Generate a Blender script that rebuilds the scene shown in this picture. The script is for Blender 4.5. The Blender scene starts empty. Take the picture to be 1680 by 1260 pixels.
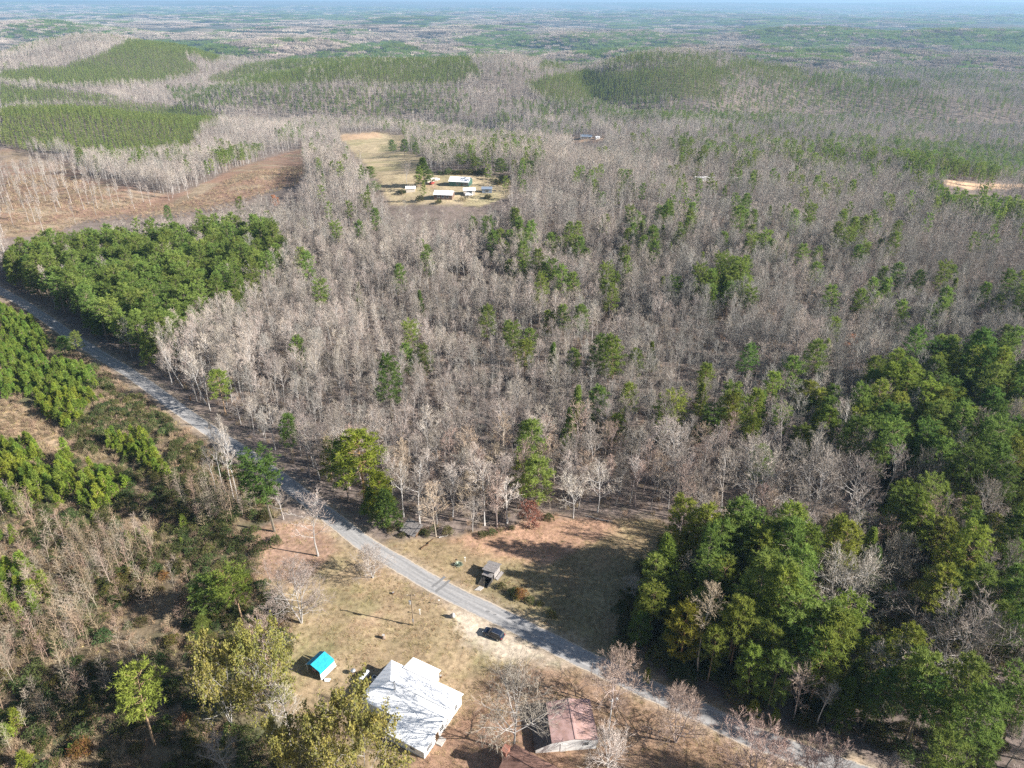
import bpy, bmesh, math, random
import numpy as np
from mathutils import Vector, Matrix
# ------------------------------------------------------------------ camera, sky, sun, exposure
R = math.radians
PITCH, ROLL, FPX, CAMZ = R(28.3), R(0.17), 1166.0, 120.0
SUN_AZ, SUN_EL = R(104.8), R(28.0)          # azimuth from +Y towards +X
S = bpy.context.scene
S.render.engine = 'CYCLES'
cam = bpy.data.cameras.new('camera'); camo = bpy.data.objects.new('camera', cam)
S.collection.objects.link(camo); S.camera = camo
cam.sensor_fit = 'HORIZONTAL'; cam.sensor_width = 36.0; cam.lens = FPX / 1680 * 36
cam.clip_start = 1.0; cam.clip_end = 120000
CM = Matrix.Rotation(math.pi/2 - PITCH, 4, 'X') @ Matrix.Rotation(ROLL, 4, 'Z')
camo.matrix_world = Matrix.Translation((0, 0, CAMZ)) @ CM
W = bpy.data.worlds.new('World'); S.world = W; W.use_nodes = True
nt = W.node_tree; nt.nodes.clear()
sky = nt.nodes.new('ShaderNodeTexSky'); sky.sky_type = 'NISHITA'; sky.sun_disc = False
sky.sun_elevation = SUN_EL; sky.sun_rotation = SUN_AZ; sky.altitude = 200; sky.dust_density = 1.0
bg = nt.nodes.new('ShaderNodeBackground'); bg.inputs['Strength'].default_value = 0.05
wo = nt.nodes.new('ShaderNodeOutputWorld')
nt.links.new(sky.outputs[0], bg.inputs[0]); nt.links.new(bg.outputs[0], wo.inputs[0])
sl = bpy.data.lights.new('sun', 'SUN'); sl.energy = 5.0; sl.angle = R(0.5); sl.color = (1.0, 0.955, 0.9)
so = bpy.data.objects.new('sun', sl); S.collection.objects.link(so)
SD = Vector((math.sin(SUN_AZ)*math.cos(SUN_EL), math.cos(SUN_AZ)*math.cos(SUN_EL), math.sin(SUN_EL)))
so.rotation_euler = SD.to_track_quat('Z', 'Y').to_euler()
S.view_settings.view_transform = 'Standard'; S.view_settings.look = 'None'
S.view_settings.exposure = 1.27; S.view_settings.gamma = 1
cy = S.cycles
cy.max_bounces = 5; cy.diffuse_bounces = 2; cy.glossy_bounces = 2; cy.transmission_bounces = 2
cy.volume_bounces = 0; cy.transparent_max_bounces = 4; cy.caustics_reflective = False; cy.caustics_refractive = False
cy.use_denoising = False
rng = np.random.default_rng(7); random.seed(7)
COL = S.collection
# ------------------------------------------------------------------ pixel <-> world helpers (photo pixels, 1680 x 1260)
MC = np.array(CM.to_3x3())
def rays(px, py):
    px = np.asarray(px, float); py = np.asarray(py, float)
    v = np.stack([(px-840)/FPX, -(py-630)/FPX, -np.ones_like(px)], -1)
    return v @ MC.T
def gnd(x, y, z=0.0):
    d = rays(x, y); t = (z-CAMZ)/d[2]
    return Vector((d[0]*t, d[1]*t, z))
def proj(X, Y, Z):
    v = np.stack([X, Y, Z-CAMZ], -1) @ MC
    w = np.maximum(-v[..., 2], 1e-3)
    return 840 + v[..., 0]/w*FPX, 630 - v[..., 1]/w*FPX, w
def vnoise(x, y, s, seed=0):
    x = x/s; y = y/s
    xi = np.floor(x).astype(np.int64); yi = np.floor(y).astype(np.int64); fx = x-xi; fy = y-yi
    def h(a, b):
        n = (a*374761393 + b*668265263 + seed*974634777) & 0x7fffffff
        n = ((n ^ (n >> 13)) * 1274126177) & 0x7fffffff
        n = n ^ (n >> 16)
        return (n & 0xffff)/65535.0
    u = fx*fx*(3-2*fx); v = fy*fy*(3-2*fy)
    return (h(xi, yi)*(1-u)+h(xi+1, yi)*u)*(1-v) + (h(xi, yi+1)*(1-u)+h(xi+1, yi+1)*u)*v
def fbm(x, y, s, seed=0, o=3):
    r = 0; a = 1; t = 0
    for i in range(o):
        r = r + a*vnoise(x, y, s, seed+i*11); t += a; a *= .5; s *= .5
    return r/t
def inpoly(px, py, poly):
    poly = np.asarray(poly, float); c = np.zeros(np.shape(px), bool)
    x1, y1 = poly[:, 0], poly[:, 1]; x2, y2 = np.roll(x1, -1), np.roll(y1, -1)
    for a, b, c2, d in zip(x1, y1, x2, y2):
        if b == d: continue
        c ^= ((b > py) != (d > py)) & (px < (c2-a)*(py-b)/(d-b)+a)
    return c
def sm(a, b, x):
    t = np.clip((x-a)/float(b-a), 0, 1); return t*t*(3-2*t)
# hills: (pixel x, distance, radius across, radius deep, height)
HILLS = [(230, 1950, 380, 280, 82), (120, 1040, 300, 150, 48), (560, 1820, 390, 250, 78), (1090, 1600, 380, 230, 76), (1400, 2600, 500, 350, 24),
         (700, 560, 130, 120, 9), (1500, 1050, 330, 200, 22), (1250, 720, 200, 120, 10), (380, 3300, 700, 300, 30), (900, 3200, 800, 350, 24),
         (1300, 4400, 900, 420, 40), (100, 4600, 900, 500, 40), (1550, 3800, 600, 350, 34), (820, 5600, 1300, 500, 45)]
def terr(X, Y):
    X = np.asarray(X, float); Y = np.asarray(Y, float)
    D = np.hypot(X, Y)
    z = (fbm(X, Y, 170, 3)-.5)*20*sm(240, 420, D) + (fbm(X, Y*1.15, 560, 5, 2)-.5)*85*sm(500, 1500, D)
    z = z + (fbm(X+900, Y*1.6, 1700, 9)-.5)*100*sm(1800, 5000, D) + (fbm(X, Y*2.2, 4200, 21)-.45)*90*sm(6000, 13000, D)
    rv = 1-np.abs(2*fbm(X+300, Y*1.2, 640, 31, 2)-1)*1.6
    z = z - 62*sm(480, 1250, D) - 42*np.clip(rv, 0, 1)**2*sm(620, 1100, D)
    for px, d, rx, ry, h in HILLS:
        cx = (px-840)/FPX*d*0.96; z = z + h*np.exp(-((X-cx)/rx)**2 - ((Y-d)/ry)**2)
    mesa = 42*np.exp(-((X-11800)/1900.)**4 - ((Y-21500)/1500.)**2)
    return (np.minimum(z, 88)*(1-sm(15000, 24000, D)) + (107+(fbm(X, Y, 5000, 2)-.5)*12)*sm(15000, 24000, D)) * sm(235, 330, D) + mesa
def tz(x, y): return float(terr(np.array([x]), np.array([y]))[0])
def hit(x, y):                                     # pixel -> point on the terrain
    d = rays(x, y); t = 60.0
    for i in range(4000):
        p = d*t; z = CAMZ+p[2]
        dz = z - tz(p[0], p[1])
        if dz < .02*max(1, t/500): break
        t += max(dz*.55, .02)
    return Vector((d[0]*t, d[1]*t, tz(d[0]*t, d[1]*t)))
# ------------------------------------------------------------------ materials
def mat(name, rgb, rough=.9, var=0.0, scale=3.0, metal=0.0, trans=0.0, obj=False, hue=0.0, coord='Object', rgb2=None, detail=4, spec=.3, loc=0.0, contrast=(.35, .65)):
    m = bpy.data.materials.new(name); m.use_nodes = True; n = m.node_tree.nodes; l = m.node_tree.links; n.clear()
    out = n.new('ShaderNodeOutputMaterial')
    base = None
    def rgbn(c):
        q = n.new('ShaderNodeRGB'); q.outputs[0].default_value = (*c, 1); return q.outputs[0]
    base = rgbn(rgb)
    if var or rgb2:
        tc = n.new('ShaderNodeTexCoord'); no = n.new('ShaderNodeTexNoise'); no.inputs['Scale'].default_value = scale; no.inputs['Detail'].default_value = detail
        l.new(tc.outputs[coord], no.inputs['Vector'])
        mr = n.new('ShaderNodeMapRange'); mr.inputs['From Min'].default_value = contrast[0]; mr.inputs['From Max'].default_value = contrast[1]
        l.new(no.outputs['Fac'], mr.inputs['Value'])
        mx = n.new('ShaderNodeMix'); mx.data_type = 'RGBA'
        l.new(mr.outputs[0], mx.inputs['Factor']); l.new(base, mx.inputs[6])
        mx.inputs[7].default_value = (*(rgb2 if rgb2 else [c*(1-var) for c in rgb]), 1)
        base = mx.outputs[2]
    if obj:
        oi = n.new('ShaderNodeObjectInfo')
        hs = n.new('ShaderNodeHueSaturation')
        a = n.new('ShaderNodeMapRange'); a.inputs['To Min'].default_value = 1-obj; a.inputs['To Max'].default_value = 1+obj
        l.new(oi.outputs['Random'], a.inputs['Value'])
        val = a.outputs[0]
        if loc:
            nl = n.new('ShaderNodeTexNoise'); nl.inputs['Scale'].default_value = .011; nl.inputs['Detail'].default_value = 2
            l.new(oi.outputs['Location'], nl.inputs['Vector'])
            b = n.new('ShaderNodeMapRange'); b.inputs['From Min'].default_value = .3; b.inputs['From Max'].default_value = .7
            b.inputs['To Min'].default_value = 1-loc; b.inputs['To Max'].default_value = 1+loc
            l.new(nl.outputs['Fac'], b.inputs['Value'])
            mm = n.new('ShaderNodeMath'); mm.operation = 'MULTIPLY'; l.new(val, mm.inputs[0]); l.new(b.outputs[0], mm.inputs[1]); val = mm.outputs[0]
        l.new(val, hs.inputs['Value'])
        if hue:
            wn = n.new('ShaderNodeTexWhiteNoise'); wn.noise_dimensions = '1D'; l.new(oi.outputs['Random'], wn.inputs['W'])
            h = n.new('ShaderNodeMapRange'); h.inputs['To Min'].default_value = .5-hue; h.inputs['To Max'].default_value = .5+hue
            l.new(wn.outputs['Value'], h.inputs['Value']); l.new(h.outputs[0], hs.inputs['Hue'])
        l.new(base, hs.inputs['Color'])
        mu = n.new('ShaderNodeMix'); mu.data_type = 'RGBA'; mu.blend_type = 'MULTIPLY'; mu.inputs['Factor'].default_value = 1
        l.new(hs.outputs[0], mu.inputs[6]); l.new(oi.outputs['Color'], mu.inputs[7]); base = mu.outputs[2]
    if trans:
        d = n.new('ShaderNodeBsdfDiffuse'); t = n.new('ShaderNodeBsdfTranslucent'); ms = n.new('ShaderNodeMixShader')
        ms.inputs[0].default_value = trans; l.new(base, d.inputs[0]); l.new(base, t.inputs[0])
        l.new(d.outputs[0], ms.inputs[1]); l.new(t.outputs[0], ms.inputs[2]); l.new(ms.outputs[0], out.inputs[0])
    elif rough >= .9 and not metal:
        d = n.new('ShaderNodeBsdfDiffuse'); l.new(base, d.inputs[0]); l.new(d.outputs[0], out.inputs[0])
    else:
        p = n.new('ShaderNodeBsdfPrincipled'); p.inputs['Roughness'].default_value = rough; p.inputs['Metallic'].default_value = metal
        p.inputs['Specular IOR Level'].default_value = spec
        l.new(base, p.inputs['Base Color']); l.new(p.outputs[0], out.inputs[0])
    return m
M = {}
M['bark'] = mat('pale_bark', (.46, .43, .40), var=.35, scale=1.5, obj=.2, loc=.1)
M['twig'] = mat('bare_twigs', (.40, .34, .285), obj=.28, hue=.02, loc=.28)
M['twig_grey'] = mat('grey_green_twigs', (.33, .31, .27), obj=.22, hue=.01, loc=.2)
M['pbark'] = mat('pine_bark', (.30, .23, .18), var=.4, scale=2, obj=.15)
M['needle'] = mat('pine_needles', (.255, .325, .08), trans=.44, obj=.22, hue=.018, loc=.12, rgb2=(.165, .235, .06), scale=.35)
M['needle_plant'] = mat('plantation_pine_needles', (.29, .345, .085), trans=.4, obj=.22, hue=.015, rgb2=(.19, .25, .07), scale=.35)
M['needle_young'] = mat('young_pine_needles', (.28, .36, .065), trans=.42, obj=.2, hue=.02, rgb2=(.17, .26, .055), scale=.8)
M['leaf_yel'] = mat('yellow_green_leaves', (.36, .31, .085), trans=.35, obj=.12, hue=.015, rgb2=(.21, .22, .07), scale=.6)
M['leaf_olive'] = mat('olive_shrub_leaves', (.13, .15, .05), trans=.3, obj=.35, hue=.05, rgb2=(.07, .09, .035), scale=1)
M['leaf_red'] = mat('red_autumn_leaves', (.31, .14, .10), trans=.3, obj=.15, rgb2=(.24, .1, .07), scale=1)
M['leaf_orange'] = mat('orange_autumn_leaves', (.62, .22, .05), trans=.3, obj=.12, rgb2=(.48, .18, .06), scale=1)
M['reed'] = mat('dry_brush_stems', (.34, .255, .17), obj=.3, hue=.02, loc=.15)
M['reed_pink'] = mat('sapling_twigs', (.32, .265, .205), obj=.22, hue=.02)
M['grass'] = mat('dry_grass_blades', (.37, .28, .15), obj=.3, hue=.035)
M['roof_white'] = mat('white_metal_roof', (.92, .92, .92), rough=.5, var=.03, scale=.5, spec=.4)
M['white'] = mat('white_painted_boards', (.76, .75, .72), rough=.7, var=.12, scale=1.5)
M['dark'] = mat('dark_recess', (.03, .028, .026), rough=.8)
M['glass'] = mat('window_glass', (.05, .06, .07), rough=.15, spec=.6)
M['steel'] = mat('galvanised_steel', (.55, .56, .57), rough=.4, metal=.6, var=.2)
M['wood_grey'] = mat('weathered_grey_wood', (.36, .33, .31), var=.45, scale=4)
M['wood_brown'] = mat('brown_wood', (.16, .10, .06), var=.4, scale=4)
M['pole'] = mat('pole_wood', (.27, .21, .15), var=.3, scale=2)
M['tank'] = mat('white_tank_paint', (.78, .8, .82), rough=.4, var=.08)
M['teal'] = mat('turquoise_panel', (.03, .42, .60), rough=.7, var=.3, scale=2.5, spec=.3)
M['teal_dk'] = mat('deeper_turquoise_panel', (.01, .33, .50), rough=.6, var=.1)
M['rust'] = mat('rusty_pink_metal_roof', (.50, .33, .30), rough=.7, rgb2=(.37, .23, .19), scale=.7)
M['rust_dk'] = mat('dark_red_shingle_roof', (.235, .135, .105), rough=.8, rgb2=(.15, .085, .065), scale=1.0)
M['brick'] = mat('red_brick', (.36, .17, .12), rgb2=(.26, .12, .09), scale=6)
M['car'] = mat('black_blue_car_paint', (.02, .028, .048), rough=.22, spec=.7)
M['tyre'] = mat('tyre_rubber', (.02, .02, .02), rough=.8)
M['lamp_clear'] = mat('clear_lamp_glass', (.7, .72, .75), rough=.15, spec=.7)
M['lamp_red'] = mat('red_lamp_glass', (.35, .01, .01), rough=.2, spec=.6)
M['green_wall'] = mat('green_metal_wall', (.07, .16, .13), rough=.5)
M['blue_metal'] = mat('blue_metal', (.20, .24, .30), rough=.5)
M['lean'] = mat('dull_brown_lean_to_roof', (.13, .11, .10), rough=.8, var=.4, scale=1.5)
M['black'] = mat('black_metal', (.02, .02, .022), rough=.5)
M['concrete'] = mat('concrete', (.5, .47, .43), var=.2, scale=4)
M['tar'] = mat('road_tar', (.24, .235, .23), rough=.85, var=.3, scale=4)
M['agave'] = mat('agave_leaves', (.36, .44, .34), var=.3, scale=3)
# ------------------------------------------------------------------ mesh builder
class MB:
    def __init__(s): s.v = []; s.f = []; s.m = []
    def face(s, pts, mi=0):
        b = len(s.v); s.v.extend([tuple(p) for p in pts]); s.f.append(tuple(range(b, b+len(pts)))); s.m.append(mi)
    def tube(s, pts, rad, sides, mi=0):
        b = len(s.v); n = len(pts)
        for i, p in enumerate(pts):
            d = (pts[min(i+1, n-1)]-pts[max(i-1, 0)]); d = d/(np.linalg.norm(d)+1e-9)
            a = np.cross(d, (0.31, .95, .05)); a /= np.linalg.norm(a)+1e-9; c = np.cross(d, a)
            for k in range(sides):
                t = 2*math.pi*k/sides
                s.v.append(tuple(p + (a*math.cos(t)+c*math.sin(t))*rad[i]))
        for i in range(n-1):
            for k in range(sides):
                k2 = (k+1) % sides
                s.f.append((b+i*sides+k, b+i*sides+k2, b+(i+1)*sides+k2, b+(i+1)*sides+k)); s.m.append(mi)
    def ribbon(s, pts, w, mi=0):
        n = len(pts); b = len(s.v); d = pts[-1]-pts[0]
        a = np.cross(d, np.random.randn(3)); a /= np.linalg.norm(a)+1e-9
        for i, p in enumerate(pts):
            s.v.append(tuple(p+a*w[i]*.5)); s.v.append(tuple(p-a*w[i]*.5))
        for i in range(n-1):
            s.f.append((b+2*i, b+2*i+1, b+2*i+3, b+2*i+2)); s.m.append(mi)
    def tris(s, A, B, C, mi=0):
        b = len(s.v); n = len(A)
        V = np.empty((n*3, 3)); V[0::3] = A; V[1::3] = B; V[2::3] = C
        s.v.extend(map(tuple, V)); s.f.extend((b+3*i, b+3*i+1, b+3*i+2) for i in range(n)); s.m.extend([mi]*n)
    def box(s, x0, x1, y0, y1, z0, z1, mi=0, M4=None):
        P = [(x0, y0, z0), (x1, y0, z0), (x1, y1, z0), (x0, y1, z0), (x0, y0, z1), (x1, y0, z1), (x1, y1, z1), (x0, y1, z1)]
        if M4 is not None: P = [tuple(M4 @ Vector(p)) for p in P]
        b = len(s.v); s.v.extend(P)
        for f in ((0, 3, 2, 1), (4, 5, 6, 7), (0, 1, 5, 4), (1, 2, 6, 5), (2, 3, 7, 6), (3, 0, 4, 7)):
            s.f.append(tuple(b+i for i in f)); s.m.append(mi)
    def slab(s, quad, th, mi=0):                       # top quad given, thickness downwards
        b = len(s.v); n = len(quad)
        s.v.extend([tuple(p) for p in quad]); s.v.extend([(p[0], p[1], p[2]-th) for p in quad])
        s.f.append(tuple(b+i for i in range(n))); s.m.append(mi)
        s.f.append(tuple(b+n+i for i in reversed(range(n)))); s.m.append(mi)
        for i in range(n):
            j = (i+1) % n; s.f.append((b+i, b+n+i, b+n+j, b+j)); s.m.append(mi)
    def cyl(s, p, q, r0, r1, n=10, mi=0):
        p = np.array(p, float); q = np.array(q, float)
        b = len(s.v); s.tube([p, q], [r0, r1], n, mi)
        s.f.append(tuple(b+i for i in reversed(range(n)))); s.m.append(mi)
        s.f.append(tuple(b+n+i for i in range(n))); s.m.append(mi)
    def mesh(s, name, mats, smooth=False):
        me = bpy.data.meshes.new(name); me.from_pydata(s.v, [], s.f)
        for m in mats: me.materials.append(m)
        me.polygons.foreach_set('material_index', s.m)
        if smooth: me.polygons.foreach_set('use_smooth', [True]*len(s.f))
        me.update(); return me
def link(name, me, parent=None, loc=None, rz=0.0):
    o = bpy.data.objects.new(name, me); COL.objects.link(o)
    if parent is not None: o.parent = parent
    if loc is not None: o.location = loc
    o.rotation_euler = (0, 0, rz); return o
def part(name, mb, mats, parent, smooth=False):
    return link(name, mb.mesh(name, mats if isinstance(mats, list) else [mats], smooth), parent)
def tag(o, label, cat, group=None):
    o['label'] = label; o['category'] = cat
    if group: o['group'] = group
    return o
def thing(name, label, cat, loc, rz=0.0, group=None):
    return tag(link(name, None, None, loc, rz), label, cat, group)
# ------------------------------------------------------------------ zones, in photo pixels of the crown or of the ground
PINEZ = [  # (polygon, share of pines, plantation?)
 ([(-80, 450), (-60, 400), (5, 400), (60, 392), (150, 372), (280, 372), (300, 400), (330, 368), (420, 362), (465, 382), (455, 430), (380, 480), (300, 515), (235, 548), (190, 525), (130, 500), (60, 470)], .84, 0),
 ([(1010, 1010), (1045, 930), (1100, 870), (1150, 835), (1250, 830), (1300, 890), (1310, 980), (1440, 1050), (1560, 1110), (1680, 1150), (1680, 1300), (1440, 1300), (1300, 1180), (1150, 1120), (1050, 1080)], .9, 0),
 ([(1420, 600), (1480, 570), (1560, 553), (1640, 570), (1700, 600), (1700, 900), (1480, 760), (1400, 690)], .85, 0),
 ([(1400, 690), (1480, 760), (1700, 900), (1700, 1170), (1560, 1110), (1440, 1050), (1310, 980), (1290, 850), (1420, 830), (1440, 760)], .6, 0),
 ([(1150, 640), (1400, 640), (1400, 690), (1180, 710)], .12, 0),
 ([(1000, 1020), (1040, 1080), (1200, 1150), (1330, 1195), (1440, 1260), (1480, 1340), (1330, 1240), (1150, 1150), (1010, 1080)], .5, 0),
 ([(0, 115), (110, 105), (170, 85), (210, 65), (300, 65), (400, 75), (420, 88), (350, 98), (300, 84), (330, 115), (260, 132), (120, 137), (0, 130)], 1, 1),
 ([(0, 137), (60, 142), (140, 150), (200, 158), (150, 165), (60, 168), (0, 170)], .95, 1),
 ([(0, 176), (60, 172), (200, 166), (330, 175), (370, 190), (330, 205), (310, 240), (200, 250), (60, 240), (0, 232)], 1, 1),
 ([(340, 125), (400, 105), (500, 90), (600, 70), (650, 66), (700, 85), (770, 95), (790, 115), (760, 130), (700, 138), (560, 132), (430, 140), (370, 140)], .93, 1),
 ([(750, 64), (800, 54), (870, 50), (870, 62), (830, 76), (780, 80)], .9, 1), ([(930, 80), (1050, 58), (1052, 76), (960, 92)], .9, 1),
 ([(890, 98), (1050, 82), (1170, 92), (1180, 108), (1000, 104), (880, 114)], .75, 1),
 ([(860, 130), (920, 118), (1080, 108), (1180, 108), (1240, 130), (1240, 145), (1200, 162), (1100, 160), (1000, 165), (920, 165), (870, 147)], 1, 1),
 ([(1180, 102), (1230, 98), (1310, 115), (1330, 130), (1280, 140), (1240, 125)], .85, 1),
 ([(1440, 68), (1530, 55), (1700, 55), (1700, 85), (1560, 85), (1450, 82)], .9, 1),
 ([(180, 12), (700, 12), (700, 34), (560, 34), (380, 30), (180, 22)], .75, 1), ([(900, 26), (1120, 30), (1280, 28), (1280, 42), (1000, 42)], .8, 1), ([(1280, 20), (1700, 14), (1700, 34), (1300, 38)], .55, 1),
 ([(270, 142), (760, 142), (780, 185), (600, 190), (300, 170)], .45, 0), ([(800, 162), (1250, 165), (1240, 195), (900, 192)], .5, 0), ([(1180, 130), (1500, 130), (1560, 190), (1200, 200)], .42, 0),  # dark pine mix standing in for shade in valleys and on the hillside
 ([(1280, 130), (1400, 120), (1440, 160), (1300, 170)], .6, 0), ([(1400, 60), (1700, 90), (1700, 130), (1380, 110)], .25, 0),
 ([(600, 195), (800, 200), (900, 230), (860, 300), (800, 285), (720, 245), (600, 212)], .16, 0),
 ([(1460, 228), (1530, 235), (1700, 240), (1700, 285), (1560, 288), (1480, 270)], .6, 0), ([(1100, 215), (1260, 220), (1250, 265), (1110, 262)], .22, 0), ([(1250, 220), (1460, 228), (1460, 260), (1300, 262)], .25, 0),
 ([(790, 368), (830, 358), (960, 385), (960, 410), (810, 402)], .3, 0), ([(1020, 360), (1100, 315), (1140, 330), (1120, 390), (1050, 420)], .22, 0),
 ([(1140, 440), (1230, 440), (1220, 472), (1150, 480)], .5, 0), ([(1180, 340), (1310, 400), (1320, 440), (1260, 400), (1190, 380)], .18, 0), ([(1380, 340), (1480, 350), (1470, 420), (1390, 400)], .18, 0),
 ([(330, 262), (400, 235), (440, 235), (350, 290)], .5, 0), ([(1500, 292), (1560, 298), (1700, 330), (1700, 345), (1560, 330)], .6, 0),
]
CLEAR = [  # ground without trees: (polygon, colour, keep, name)
 ([(0, 238), (40, 252), (110, 266), (150, 292), (235, 312), (285, 320), (330, 303), (380, 278), (430, 262), (470, 250), (498, 244), (500, 280), (480, 300), (440, 312), (380, 330), (300, 348), (200, 352), (130, 362), (95, 380), (0, 392)], (.265, .17, .125)),
 ([(556, 222), (620, 217), (665, 225), (655, 245), (690, 258), (705, 285), (770, 280), (838, 292), (834, 322), (790, 336), (640, 336), (622, 300), (600, 270), (575, 245)], (.42, .335, .215)),
 ([(1545, 294), (1600, 301), (1700, 303), (1700, 309), (1590, 309), (1550, 302)], (.62, .42, .27)),
 ([(938, 226), (992, 226), (992, 231), (938, 231)], (.45, .3, .2)), ([(1130, 293), (1220, 292), (1220, 296), (1130, 297)], (.5, .38, .3)),
 ([(1575, 42), (1600, 38), (1700, 39), (1700, 46), (1600, 47)], (.48, .36, .3)), ([(260, 49), (390, 43), (390, 50), (300, 56), (262, 56)], (.5, .36, .27)),
]
FIELD = [(600, 900), (640, 885), (700, 884), (760, 880), (830, 866), (880, 842), (930, 850), (985, 850), (1080, 852), (1120, 880), (1100, 930), (1045, 985), (1022, 1040), (1060, 1092), (1120, 1130), (1300, 1205), (1440, 1262), (1300, 1262), (1130, 1160), (900, 1060), (760, 990), (690, 950)]
YARD = [(395, 880), (440, 862), (520, 850), (600, 905), (700, 970), (760, 1010), (850, 1060), (1000, 1120), (1100, 1165), (1230, 1215), (1330, 1250), (1400, 1350), (520, 1350), (500, 1200), (440, 1120), (480, 1060), (470, 1000), (420, 960)]
BRUSH = [(-80, 470), (0, 492), (60, 515), (130, 575), (240, 655), (330, 722), (400, 775), (470, 835), (420, 870), (430, 960), (480, 1000), (480, 1060), (430, 1120), (470, 1200), (500, 1350), (-80, 1350)]
YPINE = [[(0, 500), (50, 515), (75, 550), (70, 590), (110, 590), (155, 615), (165, 650), (140, 670), (130, 705), (100, 695), (60, 665), (40, 640), (0, 648)],
 [(0, 725), (60, 722), (85, 750), (80, 800), (60, 835), (0, 845)], [(85, 755), (115, 745), (125, 790), (95, 825), (75, 812)], [(130, 792), (160, 770), (205, 782), (195, 812), (150, 848), (130, 830)],
 [(172, 712), (230, 715), (285, 775), (265, 785), (230, 758), (180, 742)], [(0, 920), (40, 930), (85, 980), (60, 1012), (0, 1015)], [(205, 868), (237, 868), (242, 892), (210, 895)], [(0, 860), (25, 860), (25, 890), (0, 890)]]
ROADPX = [(-60, 452), (0, 478), (45, 498), (90, 525), (130, 555), (170, 584), (215, 613), (255, 642), (295, 672), (335, 700), (385, 733), (430, 764), (470, 793), (515, 827), (560, 862), (600, 893), (650, 922), (705, 955), (765, 986), (810, 1007), (860, 1032), (915, 1060), (955, 1080), (1015, 1108), (1080, 1138), (1130, 1160), (1175, 1181), (1230, 1208), (1320, 1240), (1400, 1268), (1500, 1305), (1600, 1345)]
RW = np.array([gnd(*p)[:2] for p in ROADPX])
def catmull(P, n):
    out = []
    for i in range(len(P)-1):
        p0, p1, p2, p3 = P[max(i-1, 0)], P[i], P[i+1], P[min(i+2, len(P)-1)]
        for t in np.linspace(0, 1, n, endpoint=False):
            out.append(.5*((2*p1)+(-p0+p2)*t+(2*p0-5*p1+4*p2-p3)*t*t+(-p0+3*p1-3*p2+p3)*t**3))
    out.append(P[-1]); return np.array(out)
RC = catmull(RW, 8)
for _ in range(6): RC[1:-1] = (RC[:-2]+2*RC[1:-1]+RC[2:])/4
def roaddist(X, Y):
    P = RC[::3]; sh = np.shape(X); X = np.ravel(X); Y = np.ravel(Y); best = np.full(X.shape, 1e9)
    for a, b in zip(P[:-1], P[1:]):
        d = b-a; t = np.clip(((X-a[0])*d[0]+(Y-a[1])*d[1])/(d@d), 0, 1)
        best = np.minimum(best, np.hypot(X-a[0]-t*d[0], Y-a[1]-t*d[1]))
    return best.reshape(sh)
# ------------------------------------------------------------------ ground sheet
def axis(lo, hi, step, far, grow):
    a = list(np.arange(lo, hi+.1, step)); s = step; x = hi
    while x < far: s *= grow; x += s; a.append(x)
    s = step; x = lo; b = []
    return a, b
ax, _ = axis(0, 210, 1.9, 30000, 1.045)
xs = np.array(sorted([-v for v in ax if v > 0] + ax))
ay, _ = axis(52, 360, 1.9, 30000, 1.018)
ys = np.array([-260, -120, -40, 20, 40] + ay)
GX, GY = np.meshgrid(xs, ys)
GZ = terr(GX, GY)
gx, gy, gw = proj(GX, GY, GZ)
behind = GY < 40
def softmask(poly, jit=5.0, n=7):
    r = 0; g = np.random.default_rng(3)
    jx = (fbm(GX, GY, 9, 71)-.5)*jit*3; jy = (fbm(GX, GY, 9, 72)-.5)*jit*2
    for i in range(n):
        a, b = g.normal(0, jit*.5, 2)
        r = r + inpoly(gx+jx+a, gy+jy+b*.7, poly)
    return np.where(behind, 0, r/n)
tint = np.empty(GX.shape+(3,)); nz = fbm(GX, GY, 30, 40)[..., None]
tint[:] = np.array((.215, .17, .145))*(1-nz) + np.array((.185, .15, .13))*nz
def over(mask, c):
    global tint
    tint = tint*(1-mask[..., None]) + np.asarray(c)*mask[..., None]
for poly, c in CLEAR: over(softmask(poly, 3.0 if poly[0][1] > 200 else 1.0), c)
n1 = fbm(GX, GY, 14, 50); n2 = fbm(GX, GY, 5, 60)
cc = softmask(CLEAR[0][0], 3); over(cc*sm(.5, .7, n1), (.31, .24, .17)); over(cc*sm(.55, .7, fbm(GX, GY, 20, 12)), (.25, .19, .13))
pa = softmask(CLEAR[1][0], 3); over(pa*sm(.45, .7, fbm(GX, GY, 25, 14)), (.34, .29, .17))
over(softmask([(690, 288), (720, 292), (715, 308), (680, 305)], 3), (.42, .30, .2)); over(softmask([(556, 222), (620, 217), (625, 226), (560, 230)], 2), (.46, .32, .21))
br = softmask(BRUSH, 5); over(br, (.18, .14, .092)); over(br*sm(.45, .65, n1), (.11, .11, .06))
over(softmask([(0, 650), (60, 668), (110, 700), (118, 748), (60, 722), (0, 722)], 6), (.46, .34, .22))
fi = softmask(FIELD, 4); over(fi, (.30, .225, .135)); over(fi*sm(.5, .7, n1), (.245, .20, .115))
over(fi*softmask([(720, 880), (830, 862), (880, 838), (1000, 842), (1010, 880), (900, 925), (840, 915), (760, 905)], 10), (.41, .255, .175))
ya = softmask(YARD, 6); over(ya, (.335, .25, .155)); over(ya*sm(.5, .72, fbm(GX, GY, 11, 81)), (.26, .225, .12)); over(ya*sm(.52, .7, fbm(GX, GY, 8, 85))*.7, (.36, .25, .165))
over(ya*softmask([(400, 880), (440, 862), (540, 860), (560, 900), (500, 960), (420, 950)], 8), (.36, .235, .17))
over(ya*softmask([(880, 1080), (960, 1080), (1130, 1170), (1300, 1250), (1200, 1300), (900, 1300), (780, 1280), (740, 1180), (800, 1110)], 14), (.30, .20, .135))
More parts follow.
